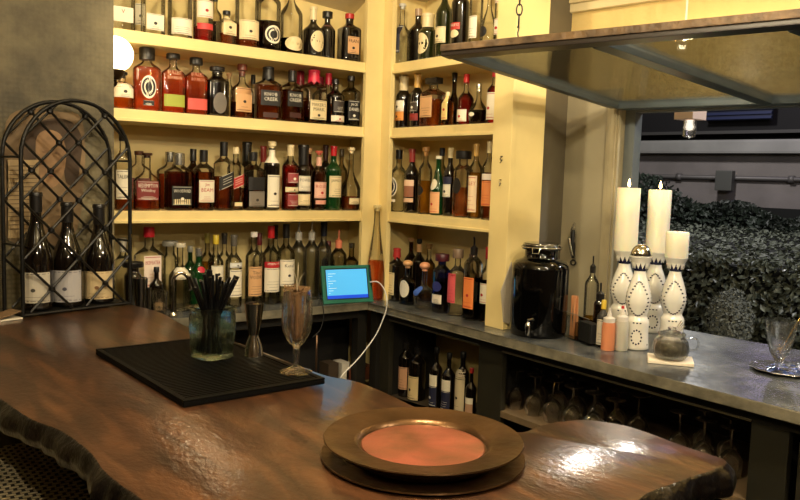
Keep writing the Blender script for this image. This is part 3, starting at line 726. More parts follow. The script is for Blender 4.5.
# ---- right unit
row('B', ZS[0], 0, [
    (401, 4, 16, F, 'jug', 'clear', 'water', .4, ('cork', (200, 198, 188), 5), [LB(26, 54, .6, (40, 40, 56), INKW)], 'big clear bottle with dark label in the corner'),
    (417, 9, 17, .15, 'rnd', 'dark', None, 0, ('screw', (180, 150, 120), 7), [], 'black bottle in the back row left'),
    (427, 14, 17, F, 'wine', 'olive', None, 0, ('foil', CRM, 14), [LB(34, 55, .75, CRM, INKD, '', 'o')], 'sparkling wine bottle with gold foil and oval label'),
    (443, .32, 15.5, F, 'wine', 'olive', None, 0, ('foil', (60, 60, 40), 12), [LB(28, 44, .9, CRM, INKD)], 'dark green bottle with wide cream label'),
    (459, .33, 16.5, F, 'tall', 'dark', None, 0, ('foil', BLK, 12), [LB(24, 31, .6, (180, 50, 40), INKW, 'BAILEYS', 'plain'), LB(31, 39, .5, CRM, INKD, '', 'o')], 'black bottle with small red and cream label'),
    (475, .33, 12.5, F, 'tall', 'clear', 'water', .5, ('screw', WHT, 8), [LB(17, 39, .85, WHT, INKD)], 'slim clear bottle with white label'),
    (488, .29, 15, F, 'bulb', 'clear', 'water', .4, ('cork', BLK, 7), [LB(27, 38, .55, BLK, INKW, '', 'o')], 'round-bodied clear bottle with round black label'),
    (498.5, .31, 9, F+.02, 'tall', 'clear', 'water', .5, ('screw', WHT, 7), [LB(.75, .6, .8, WHT, INKR), LB(.4, .2, .8, WHT, INKR)], 'slender clear bottle against the right post'),
], 'on the top right shelf', 'bottles on the top right shelf')
row('B', ZS[1], 0, [
    (403, 75, 14, F, 'wine', 'dark', None, 0, ('foil', CRM, 15), [LB(101, 112, .85, WHT, INKD), LB(112, 121, .85, (216, 140, 60), INKD)], 'black bottle with white and orange label'),
    (416.5, 74, 12.5, F, 'wine', 'dark', None, 0, ('foil', (214, 170, 90), 14), [LB(.48, .3, .7, (60, 50, 40), INKW), LB(114, 121, .8, (150, 40, 36), INKD)], 'black bottle with low dark red label'),
    (433, 78, 20, F, 'sq', 'clear', 'amber', .56, ('block', BLK, 6), [LB(97, 118, .75, TAN, INKD, '')], 'square amber bottle with wide black stopper'),
    (447.5, 92, 9, F, 'sq', 'clear', 'gold', .8, ('screw', CRM, 4), [LB(96, 120, .9, (226, 200, 130), INKR)], 'narrow yellow-labelled bottle'),
    (453.5, 66, 17, .15, 'bulb', 'brown', 'whisky', .7, ('foil', BLK, 8), [], 'tall brown bulb-shaped bottle in the back row'),
    (465.5, 74, 15, F, 'jug', 'clear', 'rose', .62, ('wax', (182, 34, 32), 8), [LB(110, 122, .8, WHT, INKR, '')], 'red bottle with red wax neck and white label'),
    (478.5, 84, 18, F, 'bulb', 'clear', 'cola', .36, ('metal', (210, 206, 190), 8), [LB(.3, .2, .3, WHT, INKD, '', 'o')], 'squat bulb bottle with low dark liqueur'),
    (493.5, 70, 12.5, F, 'rnd', 'clear', 'rose', .7, ('screw', (170, 30, 30), 7), [LB(93, 120, .9, WHT, INKR)], 'red liqueur bottle with tall white label'),
], 'on the second right shelf', 'bottles on the second right shelf')
row('B', ZS[2], 0, [
    (398.5, 150, 15, F, 'rnd', 'clear', 'water', .6, ('screw', BLK, 9), [LB(177, 197, .66, WHT, INKW, '', 'o'), LB(178.5, 195.5, .58, BLK, INKW, '', 'o'), LB(199, 202, .5, WHT)], 'clear bottle with black oval label in the corner'),
    (411.5, 149, 13.5, F, 'wine', 'dark', None, 0, ('foil', (140, 46, 46), 13), [LB(180, 186, .98, (226, 190, 160), INKR, '', 'plain'), LB(186, 197, .95, (150, 96, 70), INKD, '', 'plain'), LB(198, 202, .95, (226, 190, 160), INKR, '', 'plain')], 'dark bottle, maroon neck and banded label'),
    (425, 147, 12.5, F, 'tall', 'clear', 'gold', .5, ('cork', (176, 128, 70), 9), [LB(.42, .28, .6, BLK, INKW, '', 'o')], 'cut-glass bottle with wooden stopper'),
    (441, 148, 13, .16, 'rnd', 'smoke', 'water', .5, ('screw', (24, 30, 50), 8), [], 'navy-capped bottle in the back row'),
    (438, 156, 14, F, 'burg', 'green', None, 0, ('foil', WHT, 3), [LB(179, 190, .5, WHT, INKD, '', 'o'), LB(192, 213, .9, (226, 170, 120), INKR, '')], 'bright green tapering bottle with peach label'),
    (449.5, 148, 12, F+.02, 'wine', 'dark', None, 0, ('foil', CRM, 10), [LB(177, 184, .9, NVY, INKW, '', 'plain'), LB(184.3, 197, .8, WHT, INKD)], 'dark bottle with cream foil and navy-topped label'),
    (462.5, 151, 17, F+.01, 'wide', 'clear', 'pink', .45, ('big', BLK, 8), [LB(178, 194, .6, BLK, INKW, '', 'o')], 'stout grey-brown bottle with black hexagonal label'),
    (475, 144, 12.5, F, 'tall', 'clear', 'gold', .62, ('foil', (190, 150, 80), 12), [LB(176, 212, .92, (230, 206, 170), INKR, 'LILLET')], 'slim pale bottle with long cream label and red letters'),
    (488, 141, 12, F, 'tall', 'clear', 'whisky', .6, ('foil', CRM, 12), [LB(174, 180, .98, (226, 214, 200), INKR, '', 'plain'), LB(181, 206, .9, (214, 130, 70), INKR)], 'tall bottle with red-lettered white band and orange label'),
], 'on the third right shelf', 'bottles on the third right shelf')
row('B', CT, 0, [
    (397, 248, 13.5, .045, 'sq', 'dark', None, 0, ('wax', (160, 40, 40), 9), [LB(272, 294, .85, CRM, INKD, '')], 'red-waxed dark bottle with cream label in the corner'),
    (404, 238, 12, B, 'rnd', 'brown', 'amber', .7, ('cork', TAN, 5), [], 'brown bottle behind the red-waxed one'),
    (408, 260, 15, .02, 'moon', 'smoke', 'cola', .6, ('ball', (206, 156, 104), 8), [LB(280, 297, .6, WHT, INKD, '', 'o')], 'round flat bottle with cork ball and white oval label'),
    (419, 239, 12.5, .15, 'rnd', 'dark', None, 0, ('screw', BLK, 4), [], 'black bottle with tan neck label in the back row', (244, 252, TAN)),
    (429, 244, 12, .16, 'rnd', 'clear', 'gold', .7, ('cork', (130, 96, 50), 5), [], 'bronze-capped bottle in the back row'),
    (425, 262, 20, .025, 'onion', 'clear', 'water', .5, ('ball', (214, 150, 110), 9), [LB(286, 295, .38, (60, 96, 180), INKW, '', 'o')], 'squat onion-shaped clear bottle with small blue label'),
    (442, 254, 15, .03, 'wide', 'blue', 'cola', .5, ('big', (66, 22, 30), 7), [LB(281, 291, .7, (40, 44, 110), INKW, '', 'o'), LB(294, 303, .75, (230, 220, 200), INKD)], 'blue bottle with wide maroon cap'),
    (457.5, 249, 17, .045, 'rnd', 'clear', 'water', .6, ('big', (116, 96, 78), 9), [LB(273, 302, .55, (206, 84, 90), INKR)], 'clear bottle with grey wooden cap and pink label'),
    (471, 254, 11, .15, 'rnd', 'smoke', 'cola', .5, ('screw', (92, 44, 34), 8), [], 'brown-capped bottle in the back row'),
    (473, 237, 14, .03, 'sq', 'clear', 'cola', .5, ('spout', BLK, 18), [LB(277, 308, .92, (226, 128, 62), INKR, '')], 'bottle with black pour spout and orange label'),
    (487, 247, 12, .05, 'rnd', 'clear', 'cola', .55, ('foil', (150, 30, 34), 12), [LB(283, 303, .85, WHT, INKR)], 'red-necked bottle against the right post'),
], 'below the right shelves', 'bottles on the counter under the right shelves')
# ---- under the counter
row('B', ZB1, 0, [
    (392.5, 328, 15.5, .12, 'rnd', 'smoke', 'water', .1, None, [LB(366, 376, .8, (180, 176, 164))], 'empty grey glass bottle without a cap'),
    (406.5, 335, 12.5, .03, 'rnd', 'dark', None, 0, ('spout', BLK, 14), [LB(366, 388, .95, (196, 150, 116), INKD, '')], 'dark bottle with tan label'),
    (418, 340, 16, .03, 'rnd', 'dark', None, 0, ('spout', BLK, 14), [LB(375, 401, .85, (214, 190, 140), INKD)], 'wide dark bottle with engraved cream label'),
    (437, 347, 12, .03, 'rnd', 'dark', None, 0, ('screw', BLK, 6), [LB(374, 385, .9, WHT, NVY, '', 'plain'), LB(385, 405, .9, NVY, INKW)], 'left one of two bottles with navy and white label'),
    (449.5, 353, 12.5, .03, 'rnd', 'dark', None, 0, ('screw', BLK, 6), [LB(379, 390, .9, WHT, NVY, '', 'plain'), LB(390, 409, .9, NVY, INKW)], 'right one of two bottles with navy and white label'),
    (463, 352, 13, .03, 'tall', 'dark', None, 0, ('screw', BLK, 6), [LB(369, 376, .98, (206, 190, 160), INKR, '', 'plain'), LB(376.2, 412, .98, (200, 184, 150), INKD)], 'dark bottle wrapped in an oversized cream label'),
    (472, 368, 10, .02, 'rnd', 'dark', None, 0, ('screw', (150, 34, 34), 5), [LB(397, 403, .95, WHT, INKR, '', 'plain'), LB(403, 414, .95, (180, 140, 110), INKD, '', 'plain')], 'small dark bottle with red cap'),
], 'in the counter cubby', 'bottles in the cubby under the counter')
#@@PART3

# ------------------------------------------------------------------ GLOBE LAMP
gp = P(115, 54, 1, -.07)
t = thing('globe_lamp', 'glowing white glass globe wall lamp half behind the papered partition', 'lamp', gp)
bm = new(); lathe(bm, [(0, -.062)]+[(.064*math.sin(a), -.064*math.cos(a)) for a in [math.pi*k/16 for k in range(2, 16)]]+[(0, .064)], 32)
obj('globe_shade', bm, mat((255, 236, 200), .3, emit=(255, 222, 168), es=9, name='glowing_opal_glass'), t, smooth=True)
bm = new(); lathe(bm, [(0, -.092), (.016, -.092), (.03, -.074), (.034, -.056), (.0, -.056)], 24)
tube(bm, smoothpath([(0, 0, -.088), (0, .01, -.11), (-.05, .03, -.12), (-.09, .06, -.115)], 5), .006, 8)
obj('lamp_fitter', bm, mat((60, 44, 26), .35, .8, name='aged_brass'), t, smooth=True, angle=40)
lamp('globe_light', 'POINT', (gp.x+.0, gp.y-.02, gp.z), 8, (1.0, .8, .52), .062)

# ------------------------------------------------------------------ PORTRAIT POSTER on the partition (generic faded face)
pr = thing('portrait_poster', 'faded brown and tan face poster on the papered wall behind the rack', 'poster', (0, YP-.001, 0))
def pv(u, v, e=0): q = P(u, v, 1, YP-.001-e); return (q.x, -e, q.z)
def flat(name, pts, m, e, parent):
    bm = new(); a = [bm.verts.new(pv(u, v, e)) for u, v in smooth2(pts)]; b = [bm.verts.new((q.co.x, q.co.y+.0012, q.co.z)) for q in a]; n = len(a)
    bm.faces.new(a); bm.faces.new(b[::-1])
    for i in range(n): bm.faces.new([a[i], b[i], b[(i+1) % n], a[(i+1) % n]])
    bmesh.ops.recalc_face_normals(bm, faces=bm.faces)
    return obj(name, bm, m, parent)
def smooth2(pts, k=4):
    q = [Vector((a, b, 0)) for a, b in pts]; n = len(q); out = []
    for i in range(n):
        a, b, c, d = q[i-1], q[i], q[(i+1) % n], q[(i+2) % n]
        for j in range(k):
            t = j/k; p = .5*((2*b)+(c-a)*t+(2*a-5*b+4*c-d)*t*t+(3*b-a-3*c+d)*t**3); out.append((p.x, p.y))
    return out
flat('backing_paper', [(6, 122), (30, 108), (60, 112), (82, 120), (84, 180), (70, 240), (8, 240), (4, 180)], mat((132, 108, 76), .65, noise=.4, nscale=9), .0013, pr)
flat('hair', [(24, 135), (34, 124), (56, 118), (74, 124), (82, 140), (80, 165), (76, 185), (66, 182), (60, 160), (30, 170), (24, 160)], mat((70, 52, 36), .7, noise=.3, nscale=25), .0026, pr)
flat('face', [(36, 140), (46, 130), (60, 134), (66, 150), (64, 172), (56, 186), (46, 186), (38, 170)], mat((156, 122, 86), .65, noise=.35, nscale=30), .0039, pr)
flat('eye', [(42, 152), (46, 150), (50, 152), (46, 153)], mat((120, 90, 64), .7), .0052, pr)
flat('eye', [(55, 153), (58, 152), (61, 154), (58, 154.5)], mat((120, 90, 64), .7), .0052, pr)
flat('lips', [(46, 173), (51, 171), (56, 174), (51, 177)], mat((140, 98, 70), .7), .0052, pr)
pn = thing('text_poster', 'cream sheet with fine printed lines at the left of the papered wall', 'poster', (0, YP-.001, 0))
def ruled():
    m = mat((168, 146, 108), .65, noise=.12, nscale=9, c2=(150, 128, 92)); return m
flat('paper_sheet', [(8, 164), (8, 160), (24, 160), (39, 160), (39, 164), (38, 200), (37, 236), (33, 238), (20, 238), (8, 238), (8, 234), (8, 200)], ruled(), .0065, pn)
for k in range(16):
    flat('printed_line', [(11, 166.5+k*4.2), (11, 165.7+k*4.2), (35, 165.3+k*4.2), (35, 166.1+k*4.2)], mat((104, 86, 60), .7), .0078, pn)

# ------------------------------------------------------------------ WINE RACK
FLp, FRp = Vector((-1.632, -.40, 0)), Vector((-1.273, -.306, 0)); dx = (FRp-FLp); RW = dx.length; dx.normalize(); nb = Vector((-dx.y, dx.x, 0)); RD = .12
rk = thing('wine_rack', 'black wrought-iron arched wine rack with diamond lattice on the bar', 'wine rack', (FLp.x, FLp.y, BZ+.0004), math.atan2(dx.y, dx.x))
ZT_ = zat(-1.45, -.35, 101)-BZ; RAD = RW/2; SPR = ZT_-RAD
def inarch(s, z): return 0 <= s <= RW and z >= .012 and (z <= SPR or (s-RAD)**2+(z-SPR)**2 <= RAD**2)
def archpts(d): return [(0, d, .004), (0, d, SPR*.5), (0, d, SPR)]+[(RAD-RAD*math.cos(a), d, SPR+RAD*math.sin(a)) for a in [math.pi*k/22 for k in range(1, 22)]]+[(RW, d, SPR), (RW, d, SPR*.5), (RW, d, .004)]
z_node = zat(-1.45, -.35, 286)-BZ; PER = RW/2
for nm, d in (('front', 0), ('back', RD)):
    bm = new(); tube(bm, archpts(d), .0066, 8); obj(nm+'_arch', bm, M_iron, rk, smooth=True, angle=50)
    bm = new()
    for sl in (1, -1):
        for k in range(-6, 10):
            # passes through (RW/4, z_node + k*PER)
            run = []
            for i in range(121):
                s = RW*i/120; z = z_node+k*PER+sl*(s-RW/4)*1.0
                if inarch(s, z): run.append((s, d+.0015*sl, z))
            if len(run) > 3: tube(bm, [run[0], run[len(run)//2], run[-1]], .0043, 6)
    for k in range(-1, 8):
        for s, zz in ((RW/4, k*PER), (RW*3/4, k*PER), (RW/2, k*PER+PER/2)):
            z = z_node+zz
            if inarch(s, z+.01): lathe(bm, [(0, -.011), (.0105, -.005), (.0105, .005), (0, .011)], 8, c=(s, d, z))
    obj(nm+'_lattice', bm, M_iron, rk, smooth=True, angle=50)
for s, z in ((0, SPR), (RW, SPR), (0, SPR*.45), (RW, SPR*.45), (RW*.5, ZT_)):
    bm = new(); tube(bm, [(s, 0, z), (s, RD, z)], .0038, 6); obj('crossbar', bm, M_iron, rk, smooth=True, angle=50)
bm = new()
for d in (0, RD*.33, RD*.66, RD): tube(bm, [(0, d, .007), (RW, d, .007)], .0042, 6)
for s in (0, RW): tube(bm, [(s, 0, .007), (s, RD, .007)], .0042, 6)
box(bm, (.004, .003, .009), (RW-.004, RD-.003, .0125))
obj('base_tray', bm, M_iron, rk, smooth=True, angle=50)
for u, vt, v0, v1, col, ink, tx, ds in ((37, 192, 271, 301, (186, 180, 168), (70, 66, 60), '', 'left wine bottle in the iron rack with grey engraved landscape label'), (68, 202, 269, 300, (170, 168, 172), (70, 70, 84), '', 'middle wine bottle in the iron rack with pale lilac-grey label'), (99.5, 204, 270, 300, (200, 180, 140), (120, 84, 50), '', 'right wine bottle in the iron rack with cream floral label')):
    c0 = FLp+nb*(RD*.5)
    d = ray(u, 300); tt = ((c0-CP).dot(nb))/d.dot(nb); q = CP+d*tt
    z0 = BZ+.0135
    s = (Vector((q.x, q.y, 1.1))-CP).dot(Fv)/CF
    W = 29.5*s
    H = zat(q.x, q.y, vt)-z0
    zz0, zz1 = zat(q.x, q.y, v1)-z0, zat(q.x, q.y, v0)-z0
    bottle(q.x, q.y, z0, H, min(W, .098), 'burg', 'dark', None, 0, ('foil', BLK, 20*s), [(max(.015, zz0), zz1, .95, col, ink, tx, 'r')], ds, 'wine bottle', 'wine bottles in the iron rack', -.45, name='wine_bottle')

# card pack at far left of bar
q = P(8, 319, 2, BZ)
t = thing('folded_card', 'small folded cream card lying at the far left on the bar', 'card', (q.x, q.y, BZ+.0004), .3)
bm = new(); box(bm, (-.05, -.03, 0), (.03, .03, .004), .001); obj('lower_leaf', bm, M_white, t)
bm = new(); box(bm, (-.05, -.03, 0), (.03, .03, .003), .001, T=Matrix.Translation((0, 0, .0065)) @ Matrix.Rotation(R(-14), 4, 'Y') @ Matrix.Translation((.0, 0, .01))); obj('upper_leaf', bm, mat((120, 96, 70), .6), t)

# ------------------------------------------------------------------ BAR MAT AND ITS THINGS
t = thing('bar_mat', 'black ribbed rubber bar mat on the wooden bar', 'bar mat', (-1.409, -1.255, BZ+.0004), R(1.6))
bm = new(); box(bm, (-.167, -.27, 0), (.167, .27, .010), .003)
for x0, y0, x1, y1 in ((-.167, -.27, .167, -.258), (-.167, .258, .167, .27), (-.167, -.257, -.155, .257), (.155, -.257, .167, .257)): box(bm, (x0, y0, .0102), (x1, y1, .0145), .0012)
obj('rim', bm, M_rubber, t)
bm = new()
for i in range(44): box(bm, (-.153, -.252+i*.0117, .0101), (.153, -.252+i*.0117+.006, .0128))
obj('ribbed_surface', bm, M_rubber, t)
MZ = BZ+.0135
# square straw jar
jx, jy, _ = P(212, 357, 2, MZ); jr = .044; JH = zat(jx, jy, 306)-MZ
t = thing('straw_jar', 'square greenish glass jar full of black straws on the bar mat', 'jar', (jx, jy, MZ), R(14))
K = (5, 1, .7, .9, .86)
def sqshell(bm, a, zs, n=5, seg=32):
    rings = []
    for z, k in zs:
        rings.append([bm.verts.new((a*k*math.copysign(abs(math.cos(2*math.pi*(i+.5)/seg))**(2/n), math.cos(2*math.pi*(i+.5)/seg)), a*k*math.copysign(abs(math.sin(2*math.pi*(i+.5)/seg))**(2/n), math.sin(2*math.pi*(i+.5)/seg)), z)) for i in range(seg)])
    for A, Bq in zip(rings, rings[1:]):
        for i in range(seg): bm.faces.new([A[i], A[(i+1) % seg], Bq[(i+1) % seg], Bq[i]])
    return rings
bm = new(); r = sqshell(bm, jr*1.0, [(0, .86), (.003, .96), (.01, .93), (.03, .98), (JH*.6, 1.05), (JH*.82, 1.05), (JH*.9, .98), (JH-.006, 1.06), (JH-.002, 1.1), (JH, 1.07), (JH-.002, 1.02), (JH*.9, .92), (JH*.8, .98), (JH*.3, .95), (.014, .86), (.010, .6)])
bm.faces.new(r[0][::-1]); bm.faces.new(r[-1])
obj('jar_body', bm, GL['bottlegreen'], t, smooth=True, angle=50)
proto = None; rn = random.Random(5)
for k in range(36):
    a = 2*math.pi*k/36*2.4; lean = rn.uniform(.25, .85) if k > 4 else .06; az = a
    if proto is None:
        bm = new(); tube(bm, [(0, 0, 0), (0, 0, .195)], .0038, 8); tube(bm, [(0, 0, .194), (0, 0, .197)], .0040, 8)
        o = obj('drinking_straw', bm, mat((10, 10, 11), .3, name='black_plastic'), smooth=True, angle=40); proto = o
    else: o = proto.copy(); COL.objects.link(o)
    rb = jr*(.3+.42*rn.random())
    bx_, by_ = jx-rb*math.cos(az), jy-rb*math.sin(az)
    o.location = (bx_, by_, MZ+.0135)
    mx_ = (jr*.8+rb)/JH
    lean = min(lean, math.atan(mx_)*.97)
    o.rotation_euler = (0, lean, az)
    o.scale.z = rn.uniform(.9, 1.05)
    tag(o, 'thin black drinking straw standing in the square glass jar', 'straw', 'black straws in the square jar')
# jigger
x, y, _ = P(253.5, 355, 2, MZ); H = zat(x, y, 303)-MZ; s = px(x, y, 1, 1.1)
bm = new(); lathe(bm, [(0, .001), (10*s, 0), (9.6*s, .004), (8*s, H*.2), (4.6*s, H*.36), (4.4*s, H*.40), (5*s, H*.44), (8*s, H*.72), (9.8*s, H-.001), (9.9*s, H), (9.4*s, H), (7.5*s, H*.72), (4*s, H*.46), (0, H*.43)], 32)
o = obj('jigger', bm, M_steel, smooth=True, angle=50, loc=(x, y, MZ)); tag(o, 'polished steel double-ended jigger on the bar mat beside the straw jar', 'jigger')
# stemmed glass with dried flowers
x, y, _ = P(296, 372, 2, MZ); s = px(x, y, 1, 1.1); H = zat(x, y, 290)-MZ
t = thing('stemmed_glass', 'footed glass holding dried brown stems on the bar mat corner', 'glass', (x, y, MZ))
def goblet(s, H, foot=16, bowl=15.5, stem=.32, rim=13.5):
    return [(0, .0), (foot*s, .0), (foot*s, .0025), (foot*.55*s, .008), (3*s, .016), (2.6*s, H*stem*.5), (3.6*s, H*stem*.75), (3*s, H*stem*.88), (4*s, H*stem), (9*s, H*(stem+.06)), (bowl*.9*s, H*(stem+.18)), (bowl*s, H*(stem+.32)), (bowl*.98*s, H*.8), (rim*s, H),
            (rim*s-.0012, H), (bowl*.98*s-.0016, H*.8), (bowl*s-.0018, H*(stem+.32)), (bowl*.88*s-.001, H*(stem+.19)), (7*s, H*(stem+.08)), (0, H*(stem+.04))]
bm = new(); lathe(bm, goblet(s, H), 32); obj('glass_body', bm, GL['crystal'], t, smooth=True, angle=50)
t = thing('dried_flowers', 'bundle of dried brown stems and curled heads standing in the footed glass', 'dried flowers', (x, y, MZ+H*.40))
bm = new(); rn = random.Random(11)
for k in range(22):
    a = rn.random()*6.28; r0 = rn.random()*5*s; r1 = r0+rn.random()*6*s; tube(bm, [(r0*math.cos(a), r0*math.sin(a), 0), (r1*math.cos(a), r1*math.sin(a), H*.58)], .0011, 5)
obj('stems', bm, mat((150, 112, 72), .7, noise=.3, nscale=60), t)
bm = new()
for k in range(26):
    a = rn.random()*6.28; r1 = rn.uniform(2, 13)*s; zc = H*.6+rn.uniform(-.006, .008); rr = rn.uniform(.004, .007); ph = rn.random()*3
    tube(bm, [(r1*math.cos(a)+rr*math.cos(q+ph), r1*math.sin(a)+rr*math.sin(q)*math.cos(ph), zc+rr*.8*math.sin(q+ph)) for q in [i*.7 for i in range(8)]], .0012, 5)
for k in range(14):
    a = rn.random()*6.28; tube(bm, [(0, 0, H*.56), (6*s*math.cos(a), 6*s*math.sin(a), H*.62), (14*s*math.cos(a), 14*s*math.sin(a), H*.6+rn.uniform(-.004, .01))], [.002, .0015, .0006], 5)
obj('curled_heads', bm, mat((138, 104, 66), .75, noise=.4, nscale=70), t)
bm = new()
for k, (da, db) in enumerate(((0, 0), (.008, .012), (-.008, .008), (.016, -.004), (.002, .022))): tube(bm, smoothpath([(0, 0, H*.5), (da*.3, db*.3, H*.72), (da, db, H*(.93-.04*k))], 4), .0006, 4)
obj('wispy_sprigs', bm, mat((190, 176, 146), .7), t)

# ------------------------------------------------------------------ COPPER CHARGER PLATES
pc = Vector((-1.335, -1.995, 0))
def plate(z, r, tilt, label, deep=.012):
    t = thing('charger_plate', label, 'plate', (pc.x, pc.y, z), 0, 'stacked copper charger plates')
    t.rotation_euler = tilt
    rimm = mat((118, 88, 60), .3, .8, noise=.45, nscale=9, bump=.15, bscale=40, name='tarnished_copper', c2=(78, 58, 38))
    bm = new(); lathe(bm, [(0, 0), (r*.62, 0), (r*.66, .001), (r*.90, deep*.35+.001), (r*.985, deep+.004), (r, deep+.0055), (r*.995, deep+.0075), (r*.97, deep+.0065), (r*.70, deep+.0015), (r*.665, deep-.001), (r*.64, .0045), (0, .0035)], 72)
    obj('rim', bm, rimm, t, smooth=True, angle=50)
    bm = new(); lathe(bm, [(0, .0042), (r*.625, .0050), (r*.61, .0056), (0, .0048)], 64)
    obj('well', bm, mat((186, 104, 84), .36, .45, noise=.5, nscale=11, bump=.1, bscale=50, name='pink_copper', c2=(128, 82, 58)), t, smooth=True)
    return t
plate(BZ+.0004, .172, (0, 0, 0), 'lower round copper charger, mostly hidden under the other plate', .0)
plate(BZ+.0165, .168, (R(.0), R(.0), 1.1), 'upper tarnished copper charger with pinkish centre on the bar', .012)

# ------------------------------------------------------------------ SINK END OF BACK COUNTER
def onA(u, y): return P(u, 290, 1, y).x
def tin(u, y, w, vt, label, cat='shaker', name='shaker_tin', glass=False):
    x = onA(u, y); s = px(x, y, 1, 1.0); H = zat(x, y, vt)-CT; r = w*s/2
    bm = new(); lathe(bm, [(0, 0), (r*.78, 0), (r*.8, .003), (r, H-.002), (r*1.03, H), (r*.97, H), (r*.76, .006), (0, .005)], 28)
    o = obj(name, bm, GL['crystal'] if glass else M_chrome, smooth=True, angle=50, loc=(x, y, CT+.0004)); tag(o, label, cat)
tin(139, -.02, 17, 278, 'wide polished steel shaker tin behind the wine rack')
tin(148, -.035, 7, 288, 'narrow steel tin beside the wider shaker tin')
tin(160, -.045, 15, 291, 'empty clear tumbler beside the small bitters bottle', 'glass', 'tumbler', True)
x = onA(156.5, .03); s = px(x, .03, 1, 1)
bottle(x, .03, CT+.0003, zat(x, .03, 267)-CT, 14*s, 'rnd', 'dark', None, 0, ('screw', BLK, 5*s), [(.03, .065, .5, (190, 160, 120), INKD, '', 'r')], 'small black bitters bottle with tan label behind the steel tins', 'bottle', None, 0)
fx = onA(176, -.03); s = px(fx, -.03, 1, 1)
t = thing('gooseneck_tap', 'curved steel gooseneck tap behind the straw jar', 'tap', (fx, -.03, CT))
tz = zat(fx, -.03, 273)-CT
bm = new(); tube(bm, smoothpath([(-.012, 0, .0), (-.012, 0, tz*.6), (-.008, 0, tz*.9), (.02, -.005, tz), (.045, -.01, tz*.88), (.055, -.012, tz*.6)], 6), .0072, 10); obj('spout', bm, M_steel, t, smooth=True)
bm = new(); lathe(bm, [(0, .0003), (.018, .0003), (.018, .01), (.01, .02), (0, .02)], 20, c=(-.012, 0, 0)); obj('collar', bm, M_steel, t, smooth=True, angle=40)

# ------------------------------------------------------------------ TABLET on the corner of the back counter
a0, b0 = Vector((-.322, -.040, CT+.0015)), Vector((-.077, -.080, CT+.0015)); ex = (b0-a0); TW = ex.length; ex.normalize(); ny = Vector((-ex.y, ex.x, 0))
lean = R(14); ez = Vector((0, 0, math.cos(lean)))+ny*math.sin(lean); en = ex.cross(ez)   # en faces the viewer side
TH_ = .172
TM = Matrix((ex, ez, -en)).transposed().to_4x4(); TM.translation = a0
t = thing('tablet_stand', 'teal-green cased tablet with lit blue screen on the back counter corner', 'tablet', a0)
loc = Matrix.Translation(-a0)
def tbox(name, x0, x1, z0, z1, y0, y1, m, bev=.003):
    bm = new(); box(bm, (x0, z0, -y1), (x1, z1, -y0), bev, T=loc @ TM); bmesh.ops.recalc_face_normals(bm, faces=bm.faces); return obj(name, bm, m, t)
sgn = 1 if en.dot(CP-a0) > 0 else -1
def tb(name, x0, x1, z0, z1, y0, y1, m, bev=.003):
    bm = new(); box(bm, (x0, z0, y0), (x1, z1, y1), bev, T=lambda c: ex*c.x+ez*c.y+en*(sgn*c.z)); bmesh.ops.recalc_face_normals(bm, faces=bm.faces); return obj(name, bm, m, t)
M_teal = mat((22, 104, 84), .5, name='teal_rubber')
tb('case', 0, TW, 0, TH_, -.012, 0, M_teal, .005)
tb('case_rim', 0, TW, 0, .016, .0003, .004, M_teal, .0015); tb('case_rim', 0, TW, TH_-.013, TH_, .0003, .004, M_teal, .0015)
tb('case_rim', 0, .016, .0162, TH_-.0132, .0003, .004, M_teal, .0015); tb('case_rim', TW-.02, TW, .0162, TH_-.0132, .0003, .004, M_teal, .0015)
tb('screen_bezel', .0162, TW-.0202, .0164, TH_-.0134, .0002, .0012, M_black, 0)
sc = tb('screen', .021, TW-.025, .021, TH_-.018, .0014, .002, mat((60, 150, 210), .3, emit=(84, 176, 226), es=.75, name='lit_blue_screen'), 0)
bm = new(); box(bm, (.021, .021, .0022), (TW-.025, .036, .0026), 0, T=lambda c: ex*c.x+ez*c.y+en*(sgn*c.z)); bmesh.ops.recalc_face_normals(bm, faces=bm.faces); o = obj('task_bar', bm, mat((20, 60, 180), .3, emit=(20, 70, 200), es=.8), sc)
bm = new()
for k in range(9): box(bm, (.03, .046+k*.011, .0022), (.036+.016*((k*7) % 3), .0475+k*.011, .0026), 0, T=lambda c: ex*c.x+ez*c.y+en*(sgn*c.z))
obj('menu_lines', bm, mat((230, 240, 250), .3, emit=(210, 230, 245), es=.6), sc)
tb('stand_leg', TW*.25, TW*.6, .004, .06, -.022, -.0125, M_teal, .003)
# white papers beside / under tablet
x, y = -.262, .03
bm = new(); box(bm, (-.02, -.012, 0), (.026, .02, .004), .001); o = obj('paper_slip', bm, M_white, loc=(x, y-.015, CT+.0004), rz=.3); tag(o, 'small white paper slip left of the tablet', 'paper')
# cables
cp_ = [P(370, 282, 1, -.072), P(378, 282, 1, -.10), P(384, 289, 1, -.125), P(387, 300, 0, -.113), P(385.5, 312, 0, -.122), P(378, 331, 0, -.16), P(369, 345, 0, -.22), P(357, 360, 0, -.30), P(346, 371, 0, -.37), P(340, 378, 0, -.40)]
bm = new(); tube(bm, smoothpath(cp_, 6), .0027, 8); tag(obj('charging_cable', bm, mat((222, 220, 214), .4, name='white_cable'), smooth=True), 'white charging cable drooping from the tablet over the counter edge', 'cable')
bk = [P(319, 291, 1, -.02), P(320, 300, 1, -.06), P(323, 306, 1, -.078), P(323.5, 318, 1, -.085), P(320, 330, 1, -.085), P(312, 338, 1, -.08)]
bm = new(); tube(bm, smoothpath(bk, 6), .0022, 6); tag(obj('black_cable', bm, M_black, smooth=True), 'thin black cable hanging over the edge left of the tablet', 'cable')
pp = [P(317, 335, 1, -.09), P(316.5, 350, 1, -.09), P(316, 374, 1, -.09)]
bm = new(); tube(bm, pp, .005, 8); tag(obj('drain_pipe', bm, mat((120, 96, 76), .35, .8), smooth=True), 'thin vertical metal pipe under the back counter behind the footed glass', 'pipe')
